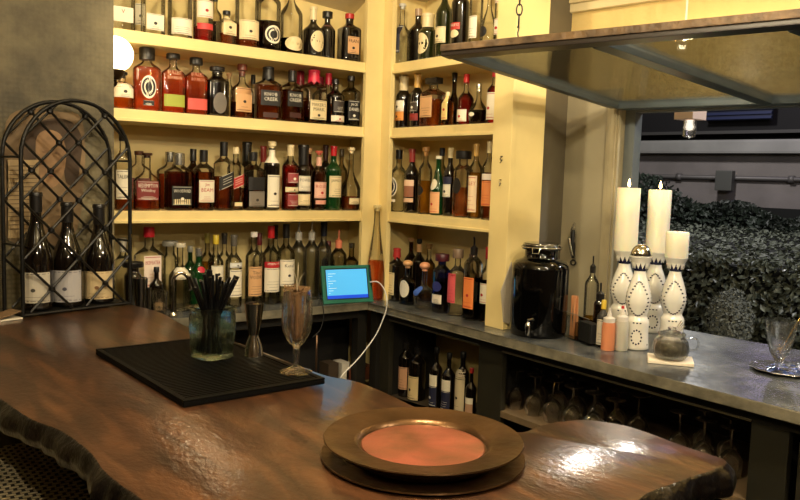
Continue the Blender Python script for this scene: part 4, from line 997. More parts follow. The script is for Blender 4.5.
# bits on the shelf below
for (u, v, w_, h_, m, nm, lb) in ((356, 372, 34, 13, mat((96, 50, 26), .5, noise=.3), 'wooden_box', 'low brown wooden box on the dark shelf below the tablet'), (329, 368, 12, 22, mat((60, 48, 34), .6), 'cardboard_carton', 'small dark carton on the shelf below the tablet'), (341, 366, 9, 21, mat((190, 184, 170), .5), 'paper_carton', 'narrow pale carton with white top under the back counter')):
    y = .06; x = P(u, v, 1, y).x; s = px(x, y, 1, .6); hh = h_*s; ww = w_*s
    bm = new(); box(bm, (-ww/2, -.04, 0), (ww/2, .04, hh), .002)
    tag(obj(nm, bm, m, loc=(x, y, .5204)), lb, 'box')

# ------------------------------------------------------------------ tall copper-filled decanter in the corner
q = P(374, 292, 2, CT); x, y = q.x, min(q.y, .25); x, y = -.045, -.005
q = P(374, 250, 1, .035); x, y = q.x, q.y
t = None
x, y = -.045, -.047
s = px(x, y, 1, 1.1)
bottle(x, y+.0, CT+.0003, zat(x, y, 205)-CT, 18.5*s, 'taper', 'clear', 'pink', .42, ('cork', (214, 196, 140), 6*s), [], 'tall tapering glass decanter of copper-pink liquid at the shelf corner', 'decanter', None, -.78, name='glass_decanter')

# ------------------------------------------------------------------ RIGHT COUNTER
# drink dispenser
x, y = .060, -.977; s = px(x, y, 1, 1.1); r = 28.3*s; H = zat(x, y, 243)-CT
t = thing('drink_dispenser', 'large black glass drink dispenser with chrome tap and clip lid', 'dispenser', (x, y, CT+.0004), -1.1)
bm = new(); lathe(bm, [(0, 0), (r*.93, 0), (r*.97, .006), (r, .02), (r, H*.72), (r*.97, H*.765), (r*.88, H*.80), (r*.64, H*.83), (r*.58, H*.85), (r*.58, H*.93), (0, H*.93)], 48)
obj('jar_body', bm, mat((4, 4, 4), .06, 0, .3, spec=.35, name='black_glass'), t, smooth=True, angle=50)
bm = new(); lathe(bm, [(r*.6, H*.932), (r*.68, H*.932), (r*.7, H*.95), (r*.68, H*.97), (r*.6, H*1.0), (0, H*1.0)], 40); obj('lid', bm, mat((14, 13, 12), .12, 0, .5), t, smooth=True, angle=40)
bm = new(); tube(bm, [(r*.71*math.cos(a), r*.71*math.sin(a), H*.955) for a in [2*math.pi*k/30 for k in range(30)]], .0022, 6, closed=True)
tube(bm, [(r*.65*math.cos(a), r*.65*math.sin(a), H*.985) for a in [2*math.pi*k/30 for k in range(30)]], .0018, 6, closed=True)
tube(bm, [(-.014, -r*.72, H*.955), (-.012, -r*.76, H*.90), (.012, -r*.76, H*.90), (.014, -r*.72, H*.955)], .002, 6)
obj('wire_clip', bm, M_chrome, t, smooth=True)
tp = bpy.data.objects.new('tap', bpy.data.meshes.new('tap')); bm = new()
tube(bm, [(0, -r*.98, .045), (0, -r-.03, .045)], .008, 12); lathe(bm, [(0, -.028), (.007, -.028), (.0095, -.012), (.011, 0), (.009, .014), (.004, .02), (0, .02)], 16, c=(0, -r-.03, .045))
tube(bm, [(0, -r-.03, .062), (.0, -r-.032, .074), (.022, -r-.04, .080)], [.0035, .004, .005], 8)
lathe(bm, [(0, 0), (.017, 0), (.017, .004), (0, .004)], 20, c=(0, 0, 0)) if False else None
obj('tap', bm, M_chrome, t, smooth=True, angle=50)
# paper flap between post and dispenser
bm = new(); pts = [P(511, 262, 1, -.868), P(500.5, 291, 1, -.868), P(503, 322, 1, -.868), P(511, 325, 1, -.868), P(514, 290, 1, -.868)]
a = [bm.verts.new((p.x, p.y, max(p.z, CT+.001))) for p in pts]; b = [bm.verts.new((p.x+.001, p.y-.0025, max(p.z, CT+.001))) for p in pts]
bm.faces.new(a); bm.faces.new(b[::-1])
for i in range(5): bm.faces.new([a[i], b[i], b[(i+1) % 5], a[(i+1) % 5]])
bmesh.ops.recalc_face_normals(bm, faces=bm.faces)
tag(obj('paper_sheet', bm, mat((170, 160, 142), .6)), 'pointed grey-white paper sheet tucked between post and black dispenser', 'paper')
# opener hanging on the pier
q = PW(574, 224, -.012)
t = thing('bottle_opener', 'black and chrome bottle opener hanging from a hook on the wall', 'bottle opener', q, -WD.angle(Vector((0, 1, 0)))*0+math.atan2(-WD.x, WD.y)*1)
t.rotation_euler = (0, 0, -math.pi/2+math.atan2(-WD.x, WD.y))
s = px(q.x, q.y, 1, q.z); t.scale = (1.15, 1.1, 1.0)
bm = new(); tube(bm, smoothpath([(0, .011, .0), (0, 0, .006), (0, -.006, .0), (0, -.004, -.006)], 4), .0018, 6); obj('hook', bm, M_chrome, t, smooth=True)
bm = new(); tube(bm, smoothpath([(.002, -.006, -.001), (.011, -.006, -8*s), (.008, -.006, -18*s), (-.006, -.006, -18*s), (-.008, -.006, -8*s), (.002, -.006, -.001)], 5), .0026, 6); tube(bm, smoothpath([(-.012, -.009, -14*s), (-.004, -.011, -22*s), (.006, -.01, -32*s)], 5), [.006]*11, 8); obj('lever', bm, M_chrome, t, smooth=True)
bm = new(); tube(bm, smoothpath([(0, -.004, -6*s), (.002, -.004, -20*s), (.006, -.004, -34*s)], 5), [.006, .007, .008, .009, .0095, .0095, .0095, .009, .008, .0075, .007], 8)
tube(bm, [(.007+.011*math.sin(a), -.004, -36*s-.011+.011*math.cos(a)) for a in [k*.52 for k in range(12)]], .0032, 6, closed=True); obj('handle', bm, M_black, t, smooth=True)
# caddy with stirrers
def onC(u, v): q = P(u, v, 2, CT); return q.x, q.y
A_, B_ = Vector(onC(563.5, 336)+(0,)), Vector(onC(588, 346)+(0,)); dd = (B_-A_); CW = dd.length; dd.normalize(); pn_ = Vector((-dd.y, dd.x, 0)); pn_ = pn_ if pn_.x > 0 else -pn_
ang = math.atan2(dd.y, dd.x)
t = thing('napkin_caddy', 'clear-sided black caddy holding wooden stirrers beside the dispenser', 'caddy', (A_.x, A_.y, CT+.0004), ang)
CH = zat(A_.x, A_.y, 311)-CT; cdp = .062
yy = 1 if (Matrix.Rotation(ang, 3, 'Z') @ Vector((0, 1, 0))).dot(pn_) > 0 else -1
bm = new(); box(bm, (0, 0, 0), (CW, yy*cdp, .004)); box(bm, (0, yy*(cdp-.003), .0041), (CW, yy*cdp, CH*.8)); box(bm, (CW*.42, yy*.004, .0041), (CW*.46, yy*(cdp-.0031), CH*.7)); obj('tray', bm, GL['smoke'], t)
bm = new(); box(bm, (0, 0, .0041), (CW, yy*.002, CH)); box(bm, (0, yy*.0021, .0041), (.002, yy*(cdp-.0032), CH)); obj('clear_panel', bm, GL['pane'], t)
bm = new()
for a, b in (((0, 0), (CW, 0)), ((0, 0), (0, yy*cdp))): tube(bm, [(a[0], a[1], CH), (b[0], b[1], CH)], .0013, 5)
obj('rim', bm, mat((120, 116, 104), .3), t)
bm = new(); box(bm, (CW*.48, yy*.012, .005), (CW*.98, yy*(cdp-.012), CH*.78), .002); tag(obj('napkin_stack', bm, mat((26, 26, 28), .7, bump=.2), loc=(A_.x, A_.y, CT+.0004), rz=ang), 'stack of black napkins in the caddy', 'napkins')
pr_ = None; rn = random.Random(4)
for k in range(12):
    if pr_ is None:
        bm = new(); box(bm, (-.003, -.0008, 0), (.003, .0008, .15), .0005); pr_ = obj('wooden_stirrer', bm, mat((214, 150, 100), .6, noise=.15)); o = pr_
    else: o = pr_.copy(); COL.objects.link(o)
    lx, ly = CW*.06+CW*.16*(k % 6)/5, yy*(.02+.016*(k//6))
    w_ = Matrix.Rotation(ang, 3, 'Z') @ Vector((lx, ly, 0))
    o.location = (A_.x+w_.x, A_.y+w_.y, CT+.0058); o.rotation_euler = (rn.uniform(-.1, .02), rn.uniform(-.13, -.02), ang+rn.uniform(-.3, .3))
    tag(o, 'flat pinkish wooden stirrer standing in the caddy', 'stirrer', 'wooden stirrers in the caddy')
def smallb(u, vb, vt, w, kind, glass, liq, lvl, cap, labels, label, name='sauce_bottle', cat='bottle', rot=-1.1, group=None):
    x, y = onC(u, vb); s = px(x, y, 1, 1); cp = (cap[0], cap[1], cap[2]*s)
    ls = [(zat(x, y, v1)-CT, zat(x, y, v0)-CT, wf, c1, i1, tx, sh) for v0, v1, wf, c1, i1, tx, sh in labels]
    return bottle(x, y, CT+.0003, zat(x, y, vt)-CT, w*s, kind, glass, liq, lvl, cp, ls, label, cat, group, rot, name=name)
smallb(589.5, 331, 256, 14, 'rnd', 'clear', 'gold', .2, ('spout', BLK, 17), [], 'clear oil cruet with tall pour spout behind the caddy', 'cruet')
smallb(598, 339.5, 283, 12, 'rnd', 'dark', None, 0, ('spout', BLK, 18), [], 'short black cruet with steel spout beside the caddy', 'cruet')
smallb(601.5, 347, 300, 11.5, 'tall', 'clear', 'cola', .6, ('screw', (222, 190, 70), 9), [LB(310, 318, .95, (60, 60, 60), INKW, '', 'plain'), LB(319, 344, .95, (214, 206, 190), INKD, '')], 'small yellow-capped bottle with white paper label', 'bitters_bottle')
def squeeze(u, vb, vt, w, bc, tip, label):
    x, y = onC(u, vb); s = px(x, y, 1, 1); H = zat(x, y, vt)-CT; r = w*s/2
    t = thing('squeeze_bottle', label, 'squeeze bottle', (x, y, CT+.0004), 0, 'squeeze bottles by the ceramic decanters')
    bm = new(); lathe(bm, [(0, 0), (r*.95, 0), (r, .003), (r, H*.58), (r*.9, H*.66), (0, H*.66)], 24); obj('bottle_body', bm, mat(bc, .35, sub=.2), t, smooth=True, angle=50)
    bm = new(); lathe(bm, [(0, H*.661), (r*.85, H*.661), (r*.85, H*.76), (r*.4, H*.8), (r*.16, H*.95), (0, H*.95)], 20); obj('nozzle', bm, mat((222, 216, 206), .4), t, smooth=True, angle=40)
    bm = new(); lathe(bm, [(0, H*.94), (r*.24, H*.94), (r*.2, H), (0, H)], 12); obj('tip_cap', bm, mat(tip, .4), t, smooth=True, angle=40)
squeeze(607.5, 350, 308, 13.5, (218, 140, 98), (214, 206, 196), 'squeeze bottle of orange sauce on the right counter')
squeeze(620.5, 350, 306, 13.5, (200, 196, 180), (200, 50, 50), 'squeeze bottle of white sauce with red tip')

# ceramic decanters, candles
M_cer = mat((232, 228, 216), .18, 0, .6, sub=.05, name='white_glazed_ceramic'); M_cob = mat((22, 24, 58), .25, 0, .4, name='cobalt_glaze')
def decanter(u, vb, vcrown, label, dome=False):
    x, y = onC(u, vb); s = px(x, y, 1, 1.15); H = zat(x, y, vcrown)-CT      # H to top of crown
    t = thing('ceramic_decanter', label, 'decanter', (x, y, CT+.0004), -.95, 'cobalt and white ceramic decanters'); R_ = 12.6*s
    pf = [(0, 0), (R_*.95, 0), (R_, .003), (R_*.93, H*.12), (R_*.90, H*.2), (R_*.92, H*.30), (R_*.72, H*.355), (R_*.80, H*.40), (R_*.98, H*.50), (R_*.93, H*.60), (R_*.70, H*.72), (R_*.5, H*.80), (R_*.44, H*.85), (0, H*.85)]
    pp_ = [(a, b) for a, b in pf]
    # smooth the profile
    sm = [(max(p.x, 0), p.y) for p in smoothpath([(a, b, 0) for a, b in pp_[2:-1]], 4)]
    bm = new(); lathe(bm, pp_[:2]+sm+[(0, H*.852)], 40); obj('bottle_body', bm, M_cer, t, smooth=True, angle=60)
    def rad(z):
        for (r0, z0), (r1, z1) in zip(sm, sm[1:]):
            if z0 <= z <= z1: return r0+(r1-r0)*(z-z0)/max(z1-z0, 1e-6)
        return sm[-1][0]
    def mp(phi, z, e=.0005): r = rad(z)+e; return (r*math.sin(phi), -r*math.cos(phi), z)
    bm = new()
    for f0 in (0, math.pi*2/3, -math.pi*2/3):
        # chain of short cobalt strokes around each teardrop medallion
        for k in range(26):
            a = 2*math.pi*k/26; zc = H*(.54+.17*math.cos(a)*(1 if math.cos(a) < 0 else 1.15)); ph = f0+.86*math.sin(a)*(1-.30*max(0, math.cos(a)))
            for e_ in (-.05, .05): patch(bm, lambda q, z: mp(q, z), ph+e_-.05, ph+e_+.05, zc-.0030, zc+.0030, 0, True)
        for k in range(12):
            a = 2*math.pi*k/12; patch(bm, lambda q, z: mp(q, z), f0+.42*math.sin(a)-.075, f0+.42*math.sin(a)+.075, H*(.14+.075*math.cos(a))-.0035, H*(.14+.075*math.cos(a))+.0035, 0, True)
        for k in range(3): patch(bm, lambda q, z: mp(q, z), f0+(k-1)*.28-.09, f0+(k-1)*.28+.09, H*.285, H*.30, 0, True)
        patch(bm, lambda q, z: mp(q, z), f0+1.05-.08, f0+1.05+.08, H*.05, H*.065, 0, True)
    obj('painted_pattern', bm, M_cob, t)
    # small relief medallion
    bm = new(); patch(bm, lambda q, z: mp(q, z, .0012), -.16, .16, H*.49, H*.56, 0, True); obj('medallion', bm, M_cer, t, smooth=True)
    # cobalt neck and crown of white pointed leaves
    bm = new(); lathe(bm, [(R_*.46, H*.845), (R_*.5, H*.86), (R_*.60, H*.93), (0, H*.93)], 32); obj('neck', bm, M_cob, t, smooth=True)
    bm = new(); lathe(bm, [(0, H*.931), (R_*.68, H*.931), (R_*.86, H*.985), (R_*.90, H*.993), (R_*.9, H), (0, H)], 36)
    for k in range(12):
        a = 2*math.pi*(k+.5)/12; w2 = math.pi/12*.95
        v = [(R_*.72*math.cos(a-w2), R_*.72*math.sin(a-w2), H*.935), (R_*.72*math.cos(a+w2), R_*.72*math.sin(a+w2), H*.935), (R_*.62*math.cos(a), R_*.62*math.sin(a), H*.872)]
        vi = [(q_[0]*.85, q_[1]*.85, q_[2]) for q_ in v]
        A2 = [bm.verts.new(q_) for q_ in v]; B2 = [bm.verts.new(q_) for q_ in vi]
        bm.faces.new(A2[::-1]); bm.faces.new(B2)
        for i in range(3): bm.faces.new([A2[i], A2[(i+1) % 3], B2[(i+1) % 3], B2[i]])
    obj('leaf_crown', bm, M_cer, t)
    if dome:
        zt = zat(x, y, 244)-CT-H; bm = new(); n = 8
        lathe(bm, [(R_*.78, H+.0004), (R_*.82, H+.004)]+[(R_*.80*math.cos(a), H+.004+(zt-.004)*math.sin(a)) for a in [math.pi/2*k/n for k in range(1, n)]]+[(0, H+zt)], 32); obj('domed_stopper', bm, M_chrome, t, smooth=True, angle=50)
    return x, y, CT+H, s
def candle(x, y, z0, vt, w, lit, label):
    s = px(x, y, 1, z0+.1); H = zat(x, y, vt)-z0; r = w*s/2
    t = thing('pillar_candle', label, 'candle', (x, y, z0+.0006), 0, 'cream pillar candles on ceramic decanters')
    bm = new(); lathe(bm, [(0, 0), (r*.98, 0), (r, .003), (r*.99, H*.5), (r*1.0, H-.003), (r*.95, H), (r*.8, H-.002), (r*.4, H-.006), (0, H-.007)], 36)
    obj('wax', bm, mat((252, 242, 218), .45, sub=.5, emit=(255, 200, 130) if lit else None, es=.0, name='candle_wax'), t, smooth=True, angle=60)
    bm = new(); tube(bm, [(0, 0, H-.008), (.0005, 0, H+.002), (.001, 0, H+.006)], .001, 5); obj('wick', bm, M_black, t)
    if lit:
        bm = new(); lathe(bm, [(0, H+.003), (.0045, H+.008), (.0055, H+.013), (.004, H+.022), (.0015, H+.031), (0, H+.036)], 12); obj('flame', bm, mat((255, 220, 150), .5, emit=(255, 214, 140), es=22, name='candle_flame'), t, smooth=True)
        lamp('candle_light', 'POINT', (x, y, z0+H+.02), .55, (1.0, .72, .38), .008)
x, y, z, s = decanter(620.5, 333, 250.5, 'rear left cobalt-patterned ceramic decanter under a tall candle'); candle(x, y, z, 188, 23, True, 'leftmost tall lit pillar candle, beside the window casing')
x, y, z, s = decanter(651.5, 331, 252, 'rear ceramic decanter with blue star motif under the middle candle'); candle(x, y, z, 190, 22.5, True, 'tall lit pillar candle in the middle')
x, y, z, s = decanter(670.5, 345, 257.5, 'right-hand cobalt-patterned ceramic decanter under the short candle'); candle(x, y, z, 232, 22.5, False, 'short unlit pillar candle on the right-hand decanter')
decanter(635.5, 348, 256.5, 'front cobalt-patterned ceramic decanter with silver domed stopper', True)

# glass pourer jar on a folded napkin
x, y = onC(670, 361.5); s = px(x, y, 1, 1)
bm = new(); w_ = .075; box(bm, (-w_*.95, -w_*.75, 0), (w_*.95, w_*.75, .0075), .002); 
bmesh.ops.subdivide_edges(bm, edges=bm.edges, cuts=3)
for v in bm.verts: v.co.z += (.004 if v.co.z > .004 else 0)*abs(v.co.x/w_)**2
tag(obj('folded_napkin', bm, mat((232, 220, 198), .8, name='napkin_cloth'), loc=(x, y, CT+.0004), rz=-.95), 'folded cream napkin under the glass teapot-shaped jar', 'napkin')
t = thing('glass_jar', 'round clear glass jar with fluted lid on the folded napkin', 'jar', (x, y, CT+.0125), -.95); r = 17*s; H = zat(x, y, 329)-CT-.0125
bm = new(); lathe(bm, [(0, 0), (r*.8, 0), (r*.98, H*.12), (r*1.05, H*.35), (r*.95, H*.6), (r*.72, H*.75), (r*.74, H*.8), (r*.7, H*.8), (r*.9, H*.58), (r*.98, H*.35), (r*.9, H*.14), (0, H*.08)], 32)
obj('jar_body', bm, GL['crystal'], t, smooth=True, angle=60)
bm = new(); lathe(bm, [(0, H*.81), (r*.8, H*.81), (r*.8, H*.86), (r*.35, H*.95), (r*.2, H*.98), (r*.26, H*1.05), (0, H*1.1)], 28); obj('lid', bm, GL['crystal'], t, smooth=True, angle=60)
bm = new(); lathe(bm, [(0, H*.09), (r*.85, H*.14), (r*.92, H*.3), (r*.8, H*.52), (0, H*.56)], 24); obj('contents', bm, mat((96, 88, 66), .6, noise=.6, nscale=80, bump=.6), t, smooth=True)
bm = new(); tube(bm, smoothpath([(r*.7, 0, H*.7), (r*1.4, 0, H*.72), (r*1.45, 0, H*.4), (r*1.0, 0, H*.3)], 5), .0028, 8); obj('handle', bm, GL['clear'], t, smooth=True)
bm = new()
for k in range(4): tube(bm, [(.004*k, .0, H*.8), (r*.5+.004*k, .01, H*1.3-.006*k)], .0012, 6)
obj('metal_picks', bm, M_chrome, t, smooth=True)

# ornate tray, footed glasses and spoon at the right
x, y = onC(786, 371); s = px(x, y, 1, 1)
t = thing('ornate_tray', 'small silver tray with blue painted pattern on the right counter', 'tray', (x, y, CT+.0004), -.9)
bm = new(); r = 34*s; seg = 48
rg = lathe(bm, [(0, .0), (r*.8, 0), (r*.96, .006), (r, .009), (r*.99, .0105), (r*.8, .003), (0, .002)], seg)
for ri in (2, 3, 4):
    for i, v in enumerate(rg[ri]): k = 1+.035*math.cos(i*2*math.pi/seg*12); v.co.x *= k; v.co.y *= k
obj('dish', bm, mat((196, 196, 200), .22, .9, noise=.3, nscale=60, bump=.4, bscale=90, name='hammered_silver'), t, smooth=True, angle=50)
bm = new(); rn = random.Random(9)
for k in range(46):
    a = rn.random()*6.28; q_ = r*rn.uniform(.3, .74); w2 = rn.uniform(.004, .008); a2 = rn.random()*3
    vs = [bm.verts.new((q_*math.cos(a)+w2*math.cos(a2+i*1.57)*(1 if i % 2 else 1.8), q_*math.sin(a)+w2*math.sin(a2+i*1.57), .0046)) for i in range(4)]; bm.faces.new(vs)
obj('painted_pattern', bm, mat((66, 96, 178), .3), t)
def footed(u, vb, vt, label, w=15):
    x, y = onC(u, vb); z0 = CT+.0035; s = px(x, y, 1, 1.05); H = zat(x, y, vt)-z0
    t = thing('footed_glass', label, 'glass', (x, y, z0), 0, 'footed glasses on the silver tray')
    bm = new(); rg = lathe(bm, [(0, 0), (11*s, 0), (11*s, .003), (4*s, .010), (3*s, H*.16), (5*s, H*.22), (9*s, H*.34), (w*.78*s, H*.55), (w*.98*s, H*.9), (w*1.05*s, H), (w*1.0*s, H), (w*.72*s, H*.55), (7*s, H*.35), (0, H*.27)], 36)
    obj('glass_body', bm, GL['crystal'], t, smooth=True, angle=50); return x, y, z0, H, s
x, y, z0, H, s = footed(778, 371, 320, 'fluted footed glass with a brass spoon standing on the tray')
t = thing('bar_spoon', 'brass-coloured spoon leaning in the footed glass', 'spoon', (x, y, z0+H*.33))
e = Rv*1
bm = new(); tube(bm, smoothpath([(0, 0, 0), e*(9*s)+Vector((0, 0, H*.35)), e*(20*s)+Vector((0, 0, H*.78)), e*(28*s)+Vector((0, 0, H*.98))], 5), [.002]*5+[.0022]*5+[.003]*6, 8); obj('handle', bm, mat((214, 178, 110), .25, .9, name='brass'), t, smooth=True)
bm = new(); lathe(bm, [(0, -.004), (.006, -.002), (.0085, .002), (.006, .006), (0, .007)], 16, c=(0, 0, .012)); obj('bowl', bm, mat((214, 178, 110), .25, .9, name='brass'), t, smooth=True)
footed(813, 374, 330, 'second footed glass cut off by the right picture edge')

# ------------------------------------------------------------------ UPTURNED STEMWARE under the counter
def stem_proto():
    t = thing('wine_glass', '', 'glass'); bm = new(); H = .155
    lathe(bm, [(0, H), (.034, H-.0005), (.034, H-.0025), (.012, H-.006), (.0042, H-.014), (.0034, H*.62), (.005, H*.55), (.018, H*.50), (.033, H*.38), (.037, H*.24), (.034, H*.08), (.031, 0), (.030, 0), (.033, H*.09), (.0358, H*.24), (.032, H*.37), (.016, H*.488), (0, H*.52)], 24)
    obj('glass_body', bm, GL['crystal'], t, smooth=True, angle=50); return t
w0 = stem_proto(); first = True; n_ = 0
SP = [(517, 369), (535.5, 374.5), (554, 380), (574, 386), (595, 392), (616, 399), (636, 402), (657, 405), (681, 411), (706, 419), (733, 427)]
spots = []
for u, v in SP:
    q = P(u, v, 2, ZG+.155); spots.append((max(q.x, 0.015), q.y))
for (x, y), (x2, y2) in zip(spots, spots[1:]): spots.append(((x+x2)/2+.105, (y+y2)/2+.02)) if (y+y2)/2 < -.93 else None
spots = [q for i, q in enumerate(spots) if all((q[0]-p_[0])**2+(q[1]-p_[1])**2 > .076**2 for p_ in spots[:i])]
for i, (x, y) in enumerate(spots):
    if first: r_ = w0; first = False
    else:
        r_ = w0.copy(); COL.objects.link(r_)
        for ch in w0.children: c_ = ch.copy(); COL.objects.link(c_); c_.parent = r_
    r_.location = (x, y, ZG+.0004)
    nf = len(SP); od = ('first', 'second', 'third', 'fourth', 'fifth', 'sixth', 'seventh', 'eighth', 'ninth', 'tenth', 'eleventh')
    r_['label'] = 'upturned stemmed glass in the counter cubby, %s from the left in the %s row' % ((od[i], 'front') if i < nf else (od[(i-nf) % 11], 'rear')); r_['group'] = 'upturned stemmed glasses in the cubby'

# ------------------------------------------------------------------ HINGED SASH held open by a chain
def beam(bm, p, q, w, h, mi=0, up=None):
    p, q = Vector(p), Vector(q); d = (q-p).normalized(); a = d.cross(up or Vector((0, 0, 1))).normalized(); b = a.cross(d)
    box(bm, (0, -w/2, -h/2), ((q-p).length, w/2, h/2), .003, mi, T=lambda c: p+d*c.x+a*c.y+b*c.z)
ZN = 1.905
nL = P(443, 51, 2, ZN); nR = P(800, 13, 2, ZN+.002); nd = (nR-nL); nRR = nL+nd*1.45
fL = PW(618, 106, -.03); fR = PW(800, 99, -.03); fd = (fR-fL); fRR = fL+fd*2.2
mn, mf = P(592, 37, 2, ZN), PW(768, 101, -.03)
nRR, fRR = nL+(mn-nL)*3, fL+(mf-fL)*3
sash = thing('hinged_window_sash', 'wood-edged glazed window sash swung up and hung from a chain', 'window sash', fL)
o_ = -Vector(fL)
def sp(name, p, q, w, h, m, up=None):
    bm = new(); beam(bm, p+o_, q+o_, w, h, 0, up); bmesh.ops.recalc_face_normals(bm, faces=bm.faces); return obj(name, bm, m, sash)
pl = (nRR-nL).cross(fL-nL).normalized(); pl = pl if pl.z > 0 else -pl
M_wth = mat((112, 88, 58), .55, noise=.5, nscale=18, bump=.6, bscale=40, c2=(66, 50, 32), name='weathered_wood'); M_fr = mat((72, 82, 88), .4, noise=.2, nscale=10, name='dark_grey_frame_paint'); M_drk = mat((34, 26, 20), .4, name='dark_stained_wood')
sp('front_rail', nL+pl*.006, nRR+pl*.006, .034, .022, M_wth, pl)
sp('front_lip', nL-pl*.0125+(fL-nL).normalized()*.012, nRR-pl*.0125+(fL-nL).normalized()*.012, .05, .014, M_drk, pl)
sp('rear_rail', fL, fRR, .045, .03, M_fr, pl)
si = (fL-nL).normalized()
sp('stile', nL+si*.04-pl*.004+nd.normalized()*.02, fL-si*.024, .034, .03, M_fr, pl)
sp('stile', mn+si*.04-pl*.004, mf-si*.024, .052, .03, M_fr, pl)
m2n, m2f = mn+(mn-nL)*1.0, mf+(mf-fL)*1.0
sp('stile', m2n+si*.04-pl*.004, m2f-si*.024, .052, .03, M_fr, pl)
sp('stile', nRR+si*.04-pl*.004-nd.normalized()*.02, fRR-si*.024, .034, .03, M_fr, pl)
for (a1, b1, a2, b2) in ((nL, fL, mn, mf), (mn, mf, m2n, m2f), (m2n, m2f, nRR, fRR)):
    bm = new(); q4 = [a1+si*.04+nd.normalized()*.035, a2+si*.04-nd.normalized()*.02, b2-si*.02-nd.normalized()*.02, b1-si*.02+nd.normalized()*.02]
    a = [bm.verts.new(q_+o_+pl*.001) for q_ in q4]; b = [bm.verts.new(q_+o_+pl*.005) for q_ in q4]
    bm.faces.new(a); bm.faces.new(b[::-1])
    for i in range(4): bm.faces.new([a[i], b[i], b[(i+1) % 4], a[(i+1) % 4]])
    bmesh.ops.recalc_face_normals(bm, faces=bm.faces)
    obj('glass_pane', bm, GL['pane'], sash)
# chain
c0 = nL+nd.normalized()*((P(506, 40, 2, ZN)-nL).dot(nd.normalized()))+pl*.018
t = thing('hanging_chain', 'black link chain with a hook holding up the window sash', 'chain', c0)
bm = new(); tube(bm, smoothpath([(0, 0, 0), (0, .002, .012), (.004, .003, .024), (0, 0, .034), (-.005, 0, .026)], 4), .0022, 6); obj('hook', bm, M_black, t, smooth=True)
bm = new(); z = .032; k = 0
while c0.z+z < 2.795:
    L_ = .034; pts = []
    for i in range(12):
        a = 2*math.pi*i/12; lx = .0085*math.cos(a); lz = L_/2+(L_/2)*math.sin(a)
        pts.append((lx if k % 2 == 0 else 0, 0 if k % 2 == 0 else lx, z+lz))
    tube(bm, pts, .0022, 6, closed=True); z += L_-.0045; k += 1
for v in bm.verts:
    a = R(40); v.co.x, v.co.y = v.co.x*math.cos(a)-v.co.y*math.sin(a), v.co.x*math.sin(a)+v.co.y*math.cos(a)
obj('links', bm, M_black, t, smooth=True)
# wall light seen through the sash
q = PW(685, 35, -.30)
t = thing('ceiling_light', 'small white shaded lamp seen through the sash glass', 'lamp', q)
s = px(q.x, q.y, 1, q.z)
bm = new(); lathe(bm, [(2*s, .012), (11.5*s, -.010), (11.5*s, -.008), (2.2*s, .018)], 28); tube(bm, [(0, 0, .012), (0, 0, 2.799-q.z)], .004, 8); obj('lamp_shade', bm, mat((236, 228, 206), .4), t, smooth=True, angle=40)
bm = new(); lathe(bm, [(0, -.02), (.006, -.017), (.008, -.008), (.005, .004), (.003, .012), (0, .012)], 16); obj('bulb', bm, mat((255, 236, 200), .3, emit=(255, 228, 180), es=25, name='lit_bulb'), t, smooth=True)
lamp('sash_bulb_light', 'POINT', (q.x, q.y, q.z-.035), 5, (1, .84, .58), .012)
# little hooks on the post
for (u, v, lb) in ((501.5, 160, 'upper small black hook latch on the yellow shelf post'), (500.5, 183, 'lower small metal catch on the yellow shelf post')):
    q = P(u, v, 0, -.0135)
    bm = new(); tube(bm, smoothpath([(0, 0, .012), (-.006, .002, .004), (-.004, -.003, -.004), (-.007, .002, -.012)], 3), .0016, 6); box(bm, (-.003, -.004, -.002), (0.002, .004, .002)); box(bm, (-.003, -.005, .012), (.002, .005, .015))
    tag(obj('hook_latch', bm, M_black if v < 170 else M_steel, loc=q), lb, 'hook')

# ------------------------------------------------------------------ WOVEN STOOL tucked at lower left
q = P(30, 500, 2, .80)
sx, sy = -1.90, -1.14
t = thing('woven_stool', 'bar stool with woven beige seat tucked under the dark edge of the bar', 'stool', (sx, sy, 0), 0)
SZ = .80; hw = .20
cx0, cx1, cy0, cy1 = -.24, .235, -.27, .27
bm = new(); box(bm, (cx0, cy0, SZ-.03), (cx1, cy1, SZ-.006), .008); obj('seat_frame', bm, M_black, t)
bm = new(); px_, py_ = .027, .0135; j = 0; yv = cy0+.012
while yv < cy1-.012:
    xv = cx0+.012+(px_*.5 if j % 2 else 0)
    while xv < cx1-.02:
        box(bm, (xv, yv, SZ-.0058), (xv+px_*.68, yv+py_*.44, SZ-.0035), 0)
        xv += px_
    yv += py_; j += 1
o = obj('woven_seat', bm, mat((196, 182, 150), .5, noise=.2, nscale=30, name='rattan_cord'), t)
for ax_ in (cx0+.03, cx1-.03):
    for ay in (cy0+.03, cy1-.03):
        bm = new(); tube(bm, [(ax_, ay, 0), (ax_*.98, ay*.98, SZ-.031)], [.014, .018], 10); obj('leg', bm, M_black, t, smooth=True)
bm = new()
for a, b in (((cx0+.03, cy0+.03), (cx1-.03, cy0+.03)), ((cx1-.03, cy0+.03), (cx1-.03, cy1-.03)), ((cx1-.03, cy1-.03), (cx0+.03, cy1-.03)), ((cx0+.03, cy1-.03), (cx0+.03, cy0+.03))): tube(bm, [(a[0], a[1], .28), (b[0], b[1], .28)], .010, 8)
obj('stretcher', bm, M_black, t, smooth=True)

